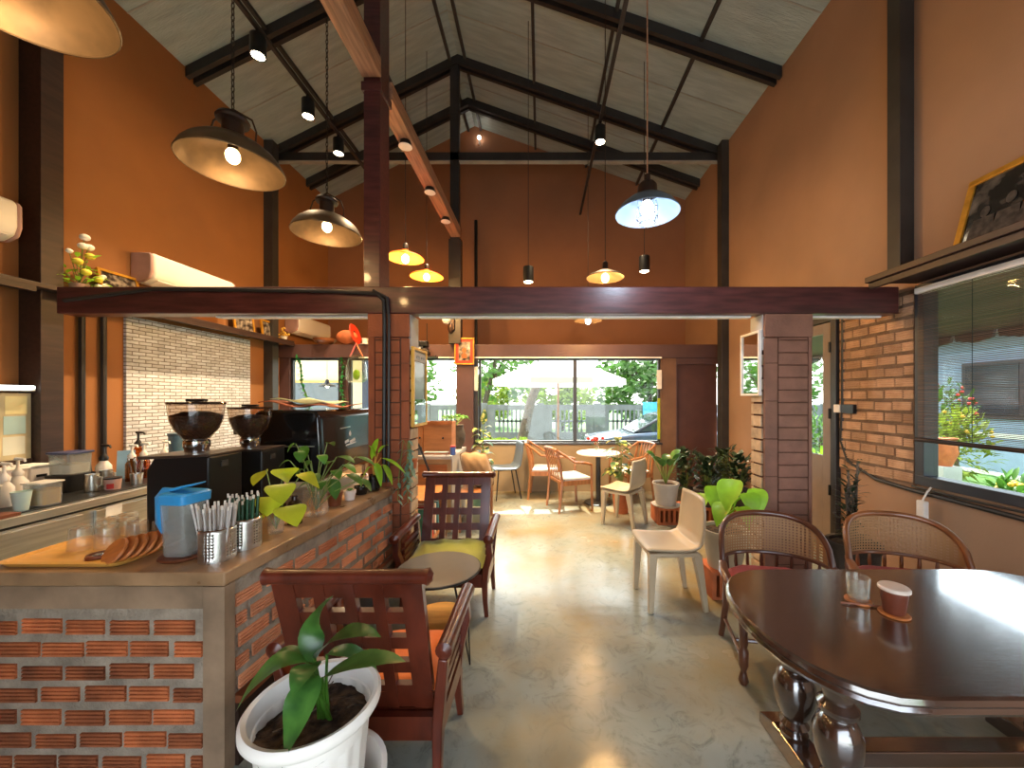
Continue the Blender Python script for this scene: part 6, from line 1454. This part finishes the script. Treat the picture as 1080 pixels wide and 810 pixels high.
for i in range(3):
    tag(obj('magazine', MB().box(-1.32 + i * .01, -1.06 + i * .012, 4.22, 4.3, CZ + i * .013, CZ + .012 + i * .013), (M['paperw'], M['coaster'], M['concrete'])[i], smooth=0), ('white magazine at the bottom of the small pile on the low cabinet', 'brown magazine in the middle of the small pile on the low cabinet', 'grey magazine on top of the small pile on the low cabinet')[i], 'magazine', 'magazine pile on the low cabinet')
t = thing('stone_pot_plant', 'dark stone pot with trailing green vine on the low cabinet', 'potted plant', (-1.09, 4.85, CZ)); obj('pot', MB().lathe([(0, 0), (.08, 0), (.12, .08), (.13, .18), (.1, .28), (.11, .3), (.08, .3), (0, .26)], seg=24), M['concrete_pot'], t)
rosette(t, (0, 0, .27), 16, .24, .12, .08, M['leaf'], 7, .55, r=.003)
t = thing('window_plant', 'lime-leaved plant on the low cabinet in front of the small window', 'potted plant', (-1.7, 4.8, CZ)); pot(t, .08, .1, .18, M['terra']); rosette(t, (0, 0, .16), 18, .3, .36, .05, M['leafl'], 17, .3, r=.003)
tag(obj('leaning_pole', MB().tube([(-1.35, 4.175, 1.0), (-1.32, 4.175, .95), (-1.19, 4.175, .60), (-1.05, 4.175, .02)], .012, 8), M['black']), 'black curved pole leaning before the low cabinet', 'pole')
t = thing('floor_bench', 'low wooden bench with the brown cushion on it, behind the green armchair', 'bench', (-.80, 4.55, 0)); obj('seat', MB().box(-.14, .2, -.35, .35, .4, .44), M['cherry'], t, smooth=0, bev=.004)
for x in (-.11, .17):
    for y in (-.31, .31): obj('leg', MB().box(x - .02, x + .02, y - .02, y + .02, 0, .4), M['cherry'], t, smooth=0)
t = thing('brown_cushion', 'plump brown cushion with creases leaning beside the low cabinet', 'cushion', (-.74, 4.55, .441)); 
def pil(sg):
    def f(i, j):
        u_, v_ = i * 2 - 1, j * 2 - 1; e = (max(0, 1 - abs(u_) ** 2.4) * max(0, 1 - abs(v_) ** 2.4)) ** .5; q = 1 - .12 * (1 - abs(u_)) * 0
        x = -.02 + v_ * -.04 * 0 + u_ * .17 * (1 - .1 * v_ * v_); z = .21 + v_ * .2 * (1 - .1 * u_ * u_)
        return V((x - .05 * v_, sg * (.13 * e + .008 * math.sin(u_ * 11 + v_ * 7) * e), z + .01 * math.sin(u_ * 7)))
    return f
b = MB().grid(pil(1), 16, 16).grid(pil(-1), 16, 16); bmesh.ops.remove_doubles(b.bm, verts=b.bm.verts, dist=.004); obj('body', b, M['brownpad'], t, smooth=80)
obj('piping', MB().tube([pil(1)(a, c) for a, c in [(k / 12, 0) for k in range(12)] + [(1, k / 12) for k in range(12)] + [(1 - k / 12, 1) for k in range(12)] + [(0, 1 - k / 12) for k in range(12)]], .006, 6, True), M['brownpad'], t)
t = thing('book_bench', 'low orange-topped wooden bench with papers beneath, beside the left pillar', 'bench', (-1.22, 3.93, 0)); obj('seat', MB().box(-.2, .2, -.4, .22, .52, .55), M['cherry'], t, smooth=0, bev=.004)
for x in (-.18, .18):
    for y in (-.37, .19): obj('leg', MB().box(x - .02, x + .02, y - .02, y + .02, 0, .52), M['cherry'], t, smooth=0)
obj('shelf', MB().box(-.19, .19, -.39, .21, .12, .14), M['cherry'], t, smooth=0)
for i, (c_, lab) in enumerate((((80, 160, 150), 'turquoise folder standing under the orange-topped bench, nearest'), ((206, 60, 50), 'red book standing under the orange-topped bench'), ((220, 212, 196), 'cream folder standing under the orange-topped bench'), ((70, 130, 140), 'teal book standing under the orange-topped bench, farthest'))):
    t = thing('bench_book', lab, 'book', (-1.19, 3.62 + i * .1, .141)); m = mat('book_cover_%s' % ('turquoise', 'red', 'cream', 'teal')[i], c_, .6)
    obj('cover', MB().box(-.12, .13, -.022, -.018, 0, .3).box(-.12, .13, .018, .022, 0, .3).box(.13, .134, -.022, .022, 0, .3), m, t, smooth=0); obj('pages', MB().box(-.115, .127, -.017, .017, .004, .296), M['paperw'], t, smooth=0)
tag(obj('yellow_strip_sign', MB().box(1.86, 1.90, 6.02, 6.03, .85, 1.5), M['leafy'], smooth=0), 'yellow hanging strip at the edge of the big back window', 'decoration')
